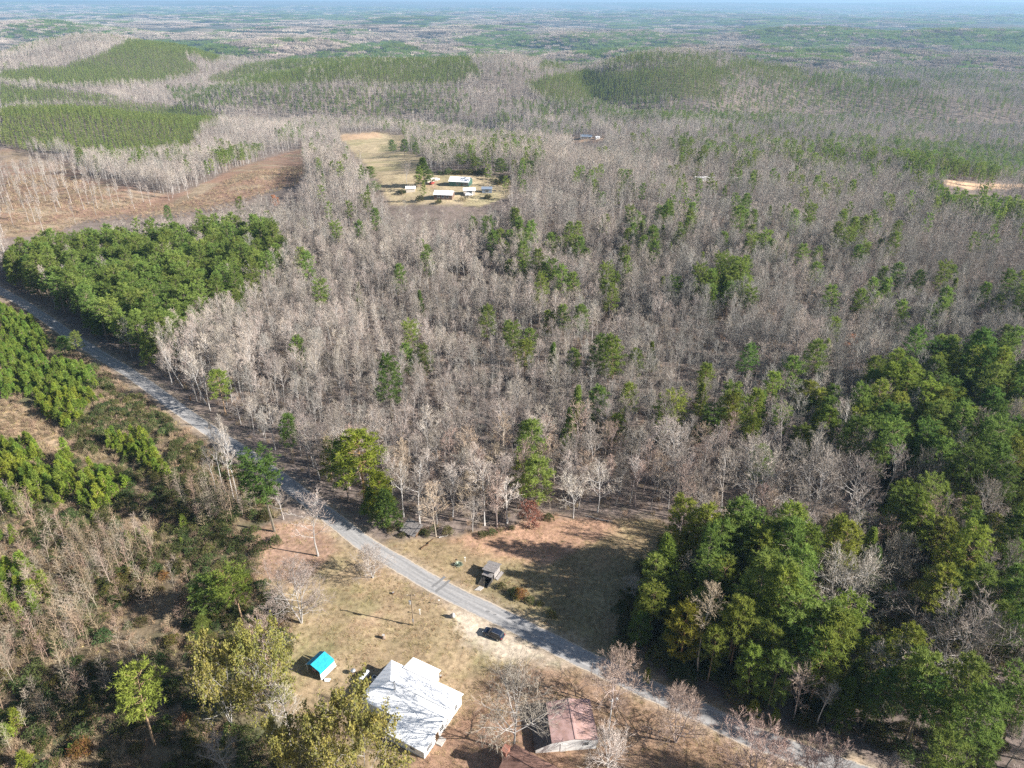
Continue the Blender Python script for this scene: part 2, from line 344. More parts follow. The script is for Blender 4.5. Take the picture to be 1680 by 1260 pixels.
over(ya*softmask([(740, 1180), (660, 1260), (900, 1330), (960, 1260), (800, 1160)], 8), (.28, .175, .12))
over(softmask([(735, 994), (800, 1016), (870, 1050), (950, 1095), (920, 1100), (860, 1082), (810, 1078), (770, 1058), (745, 1020)], 7), (.50, .42, .325))
rd = roaddist(GX, GY); sh = sm(4.4, 2.9, rd+(n2-.5)*3.0)
over(sh*.6*(1-br*.3), (.42, .33, .24))
far = sm(1500, 4000, np.hypot(GX, GY))
over(sm(3500, 7000, np.hypot(GX, GY)), (.125, .115, .10)); over(far*sm(.42, .6, fbm(GX, GY*.45, 800, 91, 4)), (.065, .085, .05)); 
tint = np.clip(tint, 0, 1)
nx, ny = len(xs), len(ys)
V = np.stack([GX, GY, GZ], -1).reshape(-1, 3)
ii = np.arange((ny-1)*(nx-1)); r_, c_ = ii//(nx-1), ii % (nx-1); b0 = r_*nx+c_
F = np.stack([b0, b0+1, b0+nx+1, b0+nx], -1)
me = bpy.data.meshes.new('ground'); me.vertices.add(len(V)); me.vertices.foreach_set('co', V.ravel())
me.loops.add(F.size); me.loops.foreach_set('vertex_index', F.ravel().astype(np.int32))
me.polygons.add(len(F)); me.polygons.foreach_set('loop_start', np.arange(0, F.size, 4, dtype=np.int32))
me.polygons.foreach_set('loop_total', np.full(len(F), 4, dtype=np.int32)); me.update(calc_edges=True); me.validate()
me.polygons.foreach_set('use_smooth', [True]*len(F))
ca = me.attributes.new('tint', 'FLOAT_COLOR', 'POINT')
ca.data.foreach_set('color', np.concatenate([tint.reshape(-1, 3), np.ones((len(V), 1))], 1).ravel().astype(np.float32))
def ground_mat():
    m = bpy.data.materials.new('ground_cover'); m.use_nodes = True; n = m.node_tree.nodes; l = m.node_tree.links; n.clear()
    out = n.new('ShaderNodeOutputMaterial'); d = n.new('ShaderNodeBsdfDiffuse'); at = n.new('ShaderNodeAttribute'); at.attribute_name = 'tint'
    tc = n.new('ShaderNodeTexCoord'); cur = at.outputs['Color']
    for sc_, lo, hi, det in ((.12, .8, 1.2, 3), (.9, .7, 1.3, 5), (5.0, .72, 1.28, 3)):
        no = n.new('ShaderNodeTexNoise'); no.inputs['Scale'].default_value = sc_; no.inputs['Detail'].default_value = det; l.new(tc.outputs['Object'], no.inputs['Vector'])
        mr = n.new('ShaderNodeMapRange'); mr.inputs['From Min'].default_value = .32; mr.inputs['From Max'].default_value = .68; mr.inputs['To Min'].default_value = lo; mr.inputs['To Max'].default_value = hi
        l.new(no.outputs['Fac'], mr.inputs['Value'])
        v = n.new('ShaderNodeVectorMath'); v.operation = 'SCALE'; l.new(cur, v.inputs[0]); l.new(mr.outputs[0], v.inputs['Scale']); cur = v.outputs[0]
    no = n.new('ShaderNodeTexNoise'); no.inputs['Scale'].default_value = .35; no.inputs['Detail'].default_value = 6; l.new(tc.outputs['Object'], no.inputs['Vector'])
    mr = n.new('ShaderNodeMapRange'); mr.inputs['From Min'].default_value = .5; mr.inputs['From Max'].default_value = .7; mr.inputs['To Max'].default_value = .4; l.new(no.outputs['Fac'], mr.inputs['Value'])
    mx = n.new('ShaderNodeMix'); mx.data_type = 'RGBA'; mx.blend_type = 'MULTIPLY'; l.new(mr.outputs[0], mx.inputs['Factor']); l.new(cur, mx.inputs[6]); mx.inputs[7].default_value = (.84, .95, .72, 1)
    l.new(mx.outputs[2], d.inputs[0]); l.new(d.outputs[0], out.inputs[0]); return m
me.materials.append(ground_mat())
go = link('ground', me); go['kind'] = 'structure'
# ------------------------------------------------------------------ road
def strip(name, C, half, lift, material, kind='structure', wob=0.0):
    v = []; f = []; uv = []; s = 0
    T = np.gradient(C, axis=0); T /= np.linalg.norm(T, axis=1)[:, None]; Nn = np.stack([-T[:, 1], T[:, 0]], -1)
    cols = np.linspace(-1, 1, 7)
    for i, p in enumerate(C):
        if i: s += np.linalg.norm(C[i]-C[i-1])
        for k, c in enumerate(cols):
            w = half*c
            if abs(c) == 1: w += wob*(fbm(np.array([s*1.0]), np.array([c*50.0]), 1.6, 5)[0]-.5)*c
            q = p+Nn[i]*w; v.append((q[0], q[1], tz(q[0], q[1])+lift-.0)); uv.append((c, s))
    m = len(cols)
    for i in range(len(C)-1):
        for k in range(m-1): f.append((i*m+k, i*m+k+1, (i+1)*m+k+1, (i+1)*m+k))
    me = bpy.data.meshes.new(name); me.from_pydata(v, [], f); u = me.uv_layers.new(name='uv')
    for lp in me.loops: u.data[lp.index].uv = uv[lp.vertex_index]
    me.materials.append(material); o = link(name, me); o['kind'] = kind; return o
def road_mat():
    m = bpy.data.materials.new('worn_asphalt'); m.use_nodes = True; n = m.node_tree.nodes; l = m.node_tree.links; n.clear()
    out = n.new('ShaderNodeOutputMaterial'); p = n.new('ShaderNodeBsdfPrincipled'); p.inputs['Roughness'].default_value = .85; p.inputs['Specular IOR Level'].default_value = .2
    uvn = n.new('ShaderNodeUVMap'); uvn.uv_map = 'uv'; mp = n.new('ShaderNodeMapping'); mp.inputs['Scale'].default_value = (3.2, .05, 1); l.new(uvn.outputs[0], mp.inputs[0])
    no = n.new('ShaderNodeTexNoise'); no.inputs['Scale'].default_value = 1; no.inputs['Detail'].default_value = 5; l.new(mp.outputs[0], no.inputs['Vector'])
    cr = n.new('ShaderNodeValToRGB'); e = cr.color_ramp.elements; e[0].position = .36; e[0].color = (.27, .265, .26, 1); e[1].position = .66; e[1].color = (.40, .385, .37, 1); l.new(no.outputs['Fac'], cr.inputs[0])
    tc = n.new('ShaderNodeTexCoord'); n2_ = n.new('ShaderNodeTexNoise'); n2_.inputs['Scale'].default_value = 1.6; n2_.inputs['Detail'].default_value = 7; l.new(tc.outputs['Object'], n2_.inputs['Vector'])
    mr = n.new('ShaderNodeMapRange'); mr.inputs['From Min'].default_value = .3; mr.inputs['From Max'].default_value = .7; mr.inputs['To Min'].default_value = .88; mr.inputs['To Max'].default_value = 1.12; l.new(n2_.outputs['Fac'], mr.inputs['Value'])
    v = n.new('ShaderNodeVectorMath'); v.operation = 'SCALE'; l.new(cr.outputs[0], v.inputs[0]); l.new(mr.outputs[0], v.inputs['Scale'])
    sx = n.new('ShaderNodeSeparateXYZ'); l.new(uvn.outputs[0], sx.inputs[0]); ab = n.new('ShaderNodeMath'); ab.operation = 'ABSOLUTE'; l.new(sx.outputs[0], ab.inputs[0])
    ad = n.new('ShaderNodeMath'); ad.operation = 'MULTIPLY_ADD'; l.new(n2_.outputs['Fac'], ad.inputs[0]); ad.inputs[1].default_value = .35; l.new(ab.outputs[0], ad.inputs[2])
    ed = n.new('ShaderNodeMapRange'); ed.inputs['From Min'].default_value = 1.0; ed.inputs['From Max'].default_value = 1.14; l.new(ad.outputs[0], ed.inputs['Value'])
    mx = n.new('ShaderNodeMix'); mx.data_type = 'RGBA'; l.new(ed.outputs[0], mx.inputs['Factor']); l.new(v.outputs[0], mx.inputs[6]); mx.inputs[7].default_value = (.52, .43, .33, 1)
    l.new(mx.outputs[2], p.inputs['Base Color']); l.new(p.outputs[0], out.inputs[0]); return m
strip('road', RC, 2.5, .03, road_mat(), wob=.5)
for k, (a, b) in enumerate((((709, 963), (730, 946)), ((715, 971), (738, 952)))):        # dark tar joints across the road
    A, B = gnd(*a, .034), gnd(*b, .034); d = (B-A).normalized(); nrm = Vector((-d.y, d.x, 0))*.42
    mb = MB(); N = 8; top = []; bot = []
    for i in range(N+1):
        p = A.lerp(B, i/N); top.append(p+nrm*random.uniform(.6, 1.1)); bot.append(p-nrm*random.uniform(.6, 1.1))
    for i in range(N): mb.face([bot[i], bot[i+1], top[i+1], top[i]])
    o = part('road_patch', mb, M['tar'], None); o['kind'] = 'structure'
for (x, y, r) in ((800, 1003, .5), (812, 1008, .35), (824, 1001, .3), (849, 1038, .55), (842, 1020, .3)):
    mb = MB(); c = gnd(x, y, .034); mb.face([c+Vector((math.cos(t)*r*random.uniform(.8, 1.6), math.sin(t)*r*.6*random.uniform(.7, 1.2), 0)) for t in np.linspace(0, 2*math.pi, 11)[:-1]])
    o = part('road_patch', mb, M['tar'], None); o['kind'] = 'structure'
# ------------------------------------------------------------------ tree builders
def nrm(v): return v/(np.linalg.norm(v)+1e-9)
def bare(seed, h, spread, base, n1=14, n2=7, n3=5, n4=4, up=.15, tw=.04, low=35, r0=None, fork=False, lean=0, thick=1.0):
    rg = np.random.default_rng(seed); np.random.seed(seed); T = MB(); C = MB(); r0 = r0 or .008*h+.04
    def grow(p, d, L, r, lvl):
        n = (4, 3, 2)[lvl-1]; pts = [p]; dirs = [d]
        for i in range(n):
            d = nrm(d + rg.normal(0, .17, 3) + np.array([0, 0, up])); p = p+d*L/n; pts.append(p); dirs.append(d)
        if lvl == 1: T.tube(pts, [r*(1-.75*i/n) for i in range(n+1)], 4)
        elif lvl == 2: C.tube(pts, [r*(1-.7*i/n) for i in range(n+1)], 3, 1)
        else: C.ribbon(pts, [tw*1.7*(1-.5*i/n) for i in range(n+1)])
        k = (n2, n3, n4)[lvl-1]
        if lvl == 3:
            t = rg.uniform(.2, 1, k); A = pts[0]+(pts[-1]-pts[0])*t[:, None]; D = d + rg.normal(0, .55, (k, 3)); D /= np.linalg.norm(D, axis=1)[:, None]
            D[:, 2] = D[:, 2]+.15; side = np.cross(D, rg.normal(0, 1, (k, 3))); side /= np.linalg.norm(side, axis=1)[:, None]+1e-9
            ln = (rg.uniform(.5, 1.15, k)*L*.62)[:, None]; C.tris(A+side*tw*.5, A-side*tw*.5, A+D*ln); return
        for j in range(k):
            t = .25+.75*(j+rg.uniform(.2, .9))/k; q = t*n; i = min(int(q), n-1); pp = pts[i]+(pts[i+1]-pts[i])*(q-i)
            ax_ = nrm(np.cross(dirs[i], rg.normal(0, 1, 3))); a = R(rg.uniform(28, 58)); dd = nrm(dirs[i]*math.cos(a)+ax_*math.sin(a))
            grow(pp, dd, L*rg.uniform(.42, .62)*(1.15-.5*t), r*.42, lvl+1)
    stems = 1 if not fork else 3
    for s in range(stems):
        d = nrm(np.array([rg.normal(0, .02)+(0 if stems == 1 else .28*math.cos(s*2.1+seed)), rg.normal(0, .02)+(0 if stems == 1 else .28*math.sin(s*2.1+seed)), 1.0]) + np.array([-lean, 0, 0])); p = np.zeros(3); pts = [p]; n = 8
        for i in range(n):
            d = nrm(d+rg.normal(0, .035, 3)+np.array([0, 0, .05])); p = p+d*h*.96/n; pts.append(p)
        T.tube(pts, [r0*thick*(1-.85*(i/n)**.9)*(1.25 if i == 0 else 1) for i in range(n+1)], 6)
        N = n1 if stems == 1 else n1//2
        for j in range(N):
            t = base+(1-base)*(j+rg.uniform(0, .9))/N; q = min(t*n, n-.01); i = int(q); pp = pts[i]+(pts[i+1]-pts[i])*(q-i)
            az = j*2.4+rg.uniform(-.5, .5); el = R(low+(72-low)*((t-base)/(1-base))**1.2+rg.uniform(-10, 10))
            dd = np.array([math.cos(az)*math.cos(el), math.sin(az)*math.cos(el), math.sin(el)])
            prof = .62+.5*math.sin(math.pi*min(1, (t-base)/(1-base)*.8+.15))
            grow(pp, dd, spread*.62*prof*rg.uniform(.75, 1.15)*(1-.35*(t-base)/(1-base)), r0*thick*(.55-.3*t), 1)
    return T, C
def tufts(C, rg, cen, out, n, w, L, mi=0):
    k = len(cen)*n; c = np.repeat(cen, n, 0); o = np.repeat(out, n, 0)
    d = rg.normal(0, 1, (k, 3)); d /= np.linalg.norm(d, axis=1)[:, None]; d = d+o*.55+np.array([0, 0, .35]); d /= np.linalg.norm(d, axis=1)[:, None]
    s = np.cross(d, rg.normal(0, 1, (k, 3))); s /= np.linalg.norm(s, axis=1)[:, None]+1e-9
    ln = rg.uniform(.6, 1.15, (k, 1))*L; c = c+d*.05
    C.tris(c+s*w*.5, c-s*w*.5+d*ln*.15, c+d*ln, mi)
def pine(seed, h, cw, base, nb, nt, nn, w, L, shape='round', tw=5, limbs=True):
    rg = np.random.default_rng(seed); np.random.seed(seed); T = MB(); C = MB(); n = 6; p = np.zeros(3); pts = [p]; d = np.array([0, 0, 1.])
    for i in range(n): d = nrm(d+rg.normal(0, .025, 3)+np.array([0, 0, .05])); p = p+d*h*.98/n; pts.append(p)
    r0 = .009*h+.05; T.tube(pts, [r0*(1-.85*i/n) for i in range(n+1)], tw)
    cen = []; out = []
    for j in range(nb):
        t = base+(1-base)*((j+rg.uniform(0, .9))/nb)**.9; q = min(t*n, n-.01); i = int(q); pp = pts[i]+(pts[i+1]-pts[i])*(q-i); u = (t-base)/(1-base)
        if shape == 'round': rad = cw/2*math.sqrt(max(.06, 1-((u-.35)/.68)**2))
        elif shape == 'flat': rad = cw/2*math.sqrt(max(.12, 1-((u-.55)/.6)**2))
        else: rad = cw/2*(max(0, 1-u)**.8*.95+.06)
        az = j*2.4+rg.uniform(-.5, .5); el = R(rg.uniform(-8, 22)+30*u); rad *= rg.uniform(.7, 1.12)
        dd = np.array([math.cos(az)*math.cos(el), math.sin(az)*math.cos(el), math.sin(el)])
        if limbs and rad > .7: C.ribbon([pp, pp+dd*rad*.5-np.array([0, 0, .04*rad]), pp+dd*rad*.9], [.09, .07, .03], 1)
        sd = nrm(np.cross(dd, [0, 0, 1.]))
        for k in range(nt):
            s = .38+.62*(k+rg.uniform(0, 1))/nt; lat = rg.normal(0, .16)*rad*s
            cen.append(pp+dd*rad*s+sd*lat+np.array([0, 0, rg.uniform(-.1, .35)+.06*rad])); out.append(dd)
    cen.append(pts[-1]); out.append(np.array([0, 0, 1.]))
    tufts(C, rg, np.array(cen), np.array(out), nn, w, L); return T, C
def leafy(seed, h, spread, base, n1, nl, size, up=.06, fork=True):
    T, C = bare(seed, h, spread, base, n1=n1, n2=6, n3=4, n4=2, up=up, fork=fork, low=8)
    rg = np.random.default_rng(seed+5); V_ = np.array(C.v); idx = rg.integers(0, len(V_), nl)
    c = V_[idx]+rg.normal(0, .28, (nl, 3)); d = rg.normal(0, 1, (nl, 3)); d /= np.linalg.norm(d, axis=1)[:, None]; s = np.cross(d, rg.normal(0, 1, (nl, 3))); s /= np.linalg.norm(s, axis=1)[:, None]
    z = rg.uniform(.6, 1.3, (nl, 1))*size
    C.tris(c-s*z*.5-d*z*.4, c+s*z*.5-d*z*.4, c+d*z*.7, 2); return T, C
def bush(seed, w, h, nst, nleaf, size, stem_w=.04):
    rg = np.random.default_rng(seed); np.random.seed(seed); C = MB()
    for k in range(nst):
        az = rg.uniform(0, 6.28); rr = w*.5*math.sqrt(rg.uniform(0, 1)); b_ = np.array([math.cos(az)*rr*.35, math.sin(az)*rr*.35, 0])
        tip = np.array([math.cos(az)*rr, math.sin(az)*rr, h*rg.uniform(.6, 1)*math.sqrt(max(.1, 1-(rr/(w*.55))**2))])
        mid = (b_+tip)/2+rg.normal(0, .1, 3); C.ribbon([b_, mid, tip], [stem_w, stem_w*.8, .01], 1)
        for q in range(3):
            t_ = tip+rg.normal(0, .28, 3)*h*.5; t_[2] = max(.1, t_[2]); C.ribbon([mid, t_], [stem_w*.7, .01], 1)
    if nleaf:
        a = rg.uniform(0, 6.28, nleaf); rr = w*.5*np.sqrt(rg.uniform(0, 1, nleaf)); lump = 1+.25*np.sin(a*3+seed)
        zz = h*np.sqrt(np.maximum(.05, 1-(rr/(w*.53))**2))*rg.uniform(.35, 1.05, nleaf)
        c = np.stack([np.cos(a)*rr*lump, np.sin(a)*rr*lump, zz], -1); out = np.stack([np.cos(a)*.6, np.sin(a)*.6, np.full(nleaf, .5)], -1)
        tufts(C, rg, c, out, 2, size*.7, size)
    return C
def sapling(seed, h, w):
    rg = np.random.default_rng(seed); np.random.seed(seed); C = MB(); n = 5; p = np.zeros(3); pts = [p]; d = np.array([0, 0, 1.])
    for i in range(n): d = nrm(d+rg.normal(0, .05, 3)); p = p+d*h/n; pts.append(p)
    C.tube(pts, [.06*(1-.8*i/n) for i in range(n+1)], 4, 1)
    for j in range(34):
        t = .2+.8*j/34; q = min(t*n, n-.01); i = int(q); pp = pts[i]+(pts[i+1]-pts[i])*(q-i); az = j*2.4; el = R(rg.uniform(30, 62)); L = w*.75*(1.15-t)*rg.uniform(.7, 1.2)+.4
        dd = np.array([math.cos(az)*math.cos(el), math.sin(az)*math.cos(el), math.sin(el)]); e = pp+dd*L
        C.ribbon([pp, (pp+e)/2, e+np.array([0, 0, .12*L])], [.035, .025, .008])
        k = 9; tt = rg.uniform(.2, 1, (k, 1)); A = pp+(e-pp)*tt; D = dd+rg.normal(0, .5, (k, 3)); D /= np.linalg.norm(D, axis=1)[:, None]
        s = np.cross(D, rg.normal(0, 1, (k, 3))); s /= np.linalg.norm(s, axis=1)[:, None]; C.tris(A+s*.013, A-s*.013, A+D*rg.uniform(.3, .8, (k, 1)))
    return C
def pair(name, tc, mt, mc): return (tc[0].mesh(name+'_trunk', mt), tc[1].mesh(name+'_crown', mc))
BK = [M['bark']]; TW = [M['twig'], M['bark']]
# near forms: word, (trunk mesh, crown mesh), height, crown width
BARE = []
for i, (h, s, b, lo) in enumerate([(20, 8, .42, 40), (21, 6.6, .5, 48), (18, 9.4, .34, 30), (22, 7.4, .46, 48), (16, 7.8, .32, 34), (19, 10.4, .38, 26), (20, 6.2, .4, 52), (14, 7, .25, 34)]):
    BARE.append((('upright', 'narrow', 'rounded', 'tall straight', 'low rounded', 'wide crowned', 'slender', 'short bushy')[i], pair('bare_tree', bare(100+i, h, s, b, low=lo, n1=14, n2=7, n3=5, n4=6, tw=.03), BK, TW), h, s))
SPREAD = []
for i, (h, s, b) in enumerate([(14, 12.5, .2), (13, 12, .16), (15, 13, .25)]):
    SPREAD.append((('broad spreading', 'wide many limbed', 'big open')[i], pair('bare_tree', bare(140+i, h, s, b, n1=22, n2=8, n3=6, n4=6, low=14, up=.09, tw=.034, fork=i != 2, thick=1.35), BK, TW), h, s))
NB = [M['needle'], M['pbark']]; PB = [M['pbark']]
PINE = []
for i, (h, c, b, sh, nb) in enumerate([(20, 7.8, .42, 'round', 56), (19, 7.2, .34, 'round', 58), (21, 8.2, .5, 'flat', 50), (17, 7.6, .25, 'round', 58), (15, 6.2, .12, 'cone', 62), (22, 8.2, .4, 'round', 60)]):
    PINE.append((('round topped', 'compact', 'flat topped', 'bushy', 'cone shaped', 'tall lumpy')[i], pair('pine_tree', pine(200+i, h, c, b, nb, 8, 9, .17, .8, sh), PB, NB), h, c))
YP = [(('small cone shaped', 'bushy young', 'stout young')[i], pine(260+i, h, c, .03, 26, 4, 8, .14, .6, 'cone', tw=4)) for i, (h, c) in enumerate([(4.2, 2.4), (3.2, 2.6), (5.2, 3.0)])]
YP = [(w, (tc[0].mesh('young_pine_trunk', PB), tc[1].mesh('young_pine_crown', [M['needle_young'], M['pbark']]))) for w, tc in YP]
SAP = [sapling(300+i, h, w).mesh('sapling', [M['reed_pink'], M['reed_pink']]) for i, (h, w) in enumerate([(7.5, 1.9), (6.5, 1.6), (8.5, 2.0), (5, 1.9)])]
SHR = [bush(330+i, w, h, 26, n, .26).mesh('shrub', [M['leaf_olive'], M['reed']]) for i, (w, h, n) in enumerate([(3.0, 1.9, 420), (2.4, 1.6, 260), (3.6, 2.2, 480), (2.6, 2.0, 120)])]
BRU = [bush(350+i, w, h, 34, 0, .2, .035).mesh('brush', [M['leaf_olive'], M['reed']]) for i, (w, h) in enumerate([(2.2, 1.5), (2.8, 1.3), (1.8, 1.9)])]
def grass_m(seed, n, w, h):
    rg = np.random.default_rng(seed); C = MB(); A = np.concatenate([rg.normal(0, w, (n, 2)), np.zeros((n, 1))], 1); D = np.concatenate([rg.normal(0, .12, (n, 2)), rg.uniform(.5, 1, (n, 1))*h], 1); s = rg.normal(0, 1, (n, 3)); s[:, 2] = 0
    s /= np.linalg.norm(s, axis=1)[:, None]; C.tris(A+s*.035, A-s*.035, A+D); return C.mesh('grass', [M['grass']])
GRS = [grass_m(370+i, 26, .28, h) for i, h in enumerate((.22, .3, .42))]
def dims(pr):
    c = np.empty(len(pr[1].vertices)*3); pr[1].vertices.foreach_get('co', c); c = c.reshape(-1, 3)
    return float(c[:, 2].max()), 2*float(np.percentile(np.hypot(c[:, 0], c[:, 1]), 96))
def joined(T, C, tm, cms, name):
    J = MB(); J.v = list(C.v); J.f = list(C.f); J.m = list(C.m); b = len(J.v); J.v += T.v; J.f += [tuple(i+b for i in f) for f in T.f]; J.m += [len(cms)]*len(T.f)
    return J.mesh(name, cms+[tm])
def joinmesh(pr, name):                                # trunk + crown of a near form as one mesh, for the mass of the wood
    bm = bmesh.new(); bm.from_mesh(pr[1]); n0 = len(bm.faces); bm.from_mesh(pr[0]); k = len(pr[1].materials); bm.faces.ensure_lookup_table()
    for f in bm.faces[n0:]: f.material_index = k
    me = bpy.data.meshes.new(name); bm.to_mesh(me); bm.free()
    for m in list(pr[1].materials)+list(pr[0].materials): me.materials.append(m)
    return me
BARE_J = [joinmesh(b[1], 'bare_tree') for b in BARE]; PINE_J = [joinmesh(p[1], 'pine_tree') for p in PINE]; YP_J = [joinmesh(p[1], 'young_pine') for p in YP]
BARE_M = []; BARE_G = []
for i, (h, s, b, lo) in enumerate([(20, 9, .4, 38), (18, 10, .32, 30), (21, 8, .45, 44), (16, 8.6, .3, 36)]):
    T, C = bare(400+i, h, s, b, low=lo, n1=9, n2=5, n3=3, n4=4, tw=.07); BARE_M.append(joined(T, C, M['bark'], TW, 'bare_tree')); BARE_G.append(joined(T, C, M['bark'], [M['twig_grey'], M['bark']], 'bare_tree'))
PINE_M = []
for i, (h, c, b, sh) in enumerate([(18, 6.4, .4, 'round'), (16, 6, .25, 'cone'), (19, 6.6, .45, 'round')]):
    T, C = pine(430+i, h, c, b, 22, 4, 6, .38, 1.15, sh, tw=3, limbs=False); PINE_M.append(joined(T, C, M['pbark'], NB, 'pine_tree'))
PLANT_M = []
for i, (h, c, b) in enumerate([(15, 4.8, .12), (14, 4.4, .1), (16, 5.0, .15)]):
    T, C = pine(440+i, h, c, b, 18, 3, 5, .42, 1.2, 'cone', tw=3, limbs=False); PLANT_M.append(joined(T, C, M['pbark'], [M['needle_plant'], M['pbark']], 'pine_tree'))
def patch(seed, kind, size, ntree, big=1.0):           # a stand of simple far trees
    rg = np.random.default_rng(seed); C = MB()
    for k in range(ntree):
        x, y = rg.uniform(-size/2, size/2, 2); h = rg.uniform(9, 15)*(.85 if kind else 1); w = rg.uniform(4.5, 7)*big
        if kind:
            n = 26; u = rg.uniform(0, 1, n); a = rg.uniform(0, 6.28, n); rad = w*.45*(1-u)**.7*rg.uniform(.5, 1, n); c = np.stack([x+np.cos(a)*rad, y+np.sin(a)*rad, h*(.3+.7*u)], -1)
            o = np.stack([np.cos(a), np.sin(a), .3*np.ones(n)], -1); tufts(C, rg, c, o, 1, 1.5*big, 1.9*big, 0)
        else:
            n = 46; u = rg.uniform(0, 1, n); a = rg.uniform(0, 6.28, n); el = rg.uniform(.5, 1.45, n); D = np.stack([np.cos(a)*np.cos(el), np.sin(a)*np.cos(el), np.sin(el)], -1)
            A = np.stack([np.full(n, x), np.full(n, y), h*(.35+.4*u)], -1)+D*rg.uniform(0, 2.5, (n, 1)); s = np.cross(D, rg.normal(0, 1, (n, 3))); s /= np.linalg.norm(s, axis=1)[:, None]
            C.tris(A+s*.2*big, A-s*.2*big, A+D*w*.62, 0)
    return C.mesh('tree_stand', [M['needle'] if kind else M['twig']])
PAT_B = [patch(500+i, 0, 36, 38) for i in range(4)]; PAT_P = [patch(520+i, 1, 36, 52) for i in range(3)]
PAT_B2 = [patch(540+i, 0, 125, 230, 1.5) for i in range(3)]; PAT_P2 = [patch(560+i, 1, 125, 280, 1.4) for i in range(3)]
# ------------------------------------------------------------------ where trees stand
def hexgrid(x0, x1, y0, y1, s, jit=.42):
    yy = np.arange(y0, y1, s*.9); out = []
    for k, y in enumerate(yy):
        x = np.arange(x0+(k % 2)*s*.5, x1, s); out.append(np.stack([x, np.full_like(x, y)], -1))
    P = np.concatenate(out); return P+rng.uniform(-jit, jit, P.shape)*s
def inview(P, mx=70, my=0): return (P[:, 1] > 48) & (np.abs(P[:, 0]) < P[:, 1]*.84+mx)
def classify(P, htop=16.0, jitter=1.0):
    """returns masks: ok (woods grow here), pine, plantation"""
    X, Y = P[:, 0], P[:, 1]; Z = terr(X, Y); bx, by, w = proj(X, Y, Z); cx, cyy, _ = proj(X, Y, Z+htop)
    j = jitter*(6*np.minimum(1, 400/np.hypot(X, Y))+1.5); ang = (fbm(X, Y, 22, 33)-.5)*4*j; ang2 = (fbm(X, Y, 22, 34)-.5)*3*j
    qx, qy = cx+ang, cyy+ang2
    ok = np.ones(len(P), bool)
    for poly, c in CLEAR:
        ok &= ~inpoly(bx, by, poly)
        if poly[0][1] > 200 and htop > 9:
            for q in (4, 8, 12, 15, 18): a_, b_, _ = proj(X, Y, Z+q); ok &= ~inpoly(a_, b_, poly)
    off = by > 1262
    ok &= ~inpoly(bx, by, FIELD) & ~inpoly(bx, by, YARD) & ~inpoly(bx, by, BRUSH)
    ok &= ~(off & (bx < 1350)) & (roaddist(X, Y) > 6.2)
    pr = .006+.12*sm(1050, 1250, cx)*sm(270, 200, cyy)+.13*sm(.64, .8, fbm(X, Y, 60, 44))+.10*sm(900, 1150, cx)*sm(.5, .7, fbm(X, Y, 40, 47))
    pr = pr+sm(1500, 2600, np.hypot(X, Y))*.62*sm(.48, .62, fbm(X*1.1, Y*.6, 420, 45, 4))+sm(6000, 9000, np.hypot(X, Y))*.2
    slope = (terr(X+18, Y)-terr(X-18, Y))/36 + .5*(terr(X, Y+18)-terr(X, Y-18))/36*-1
    pr = pr+.34*sm(.04, .16, slope)*sm(480, 700, np.hypot(X, Y))*sm(.35, .6, fbm(X, Y, 130, 63))  # extra pines darken slopes turned from the sun, imitating ridge shade
    pl = np.zeros(len(P), bool)
    for poly, p, isp in PINEZ:
        m = inpoly(qx, qy, poly); pr = np.where(m, p, pr); pl = np.where(m, bool(isp), pl)
    pine_ = rng.uniform(0, 1, len(P)) < pr
    pine_ &= ~inpoly(cx, cyy, [(1165, 700), (1430, 700), (1440, 850), (1300, 850), (1180, 835), (1080, 810), (1080, 740)])
    return ok, pine_, pl & pine_, Z, cx, cyy, bx, by
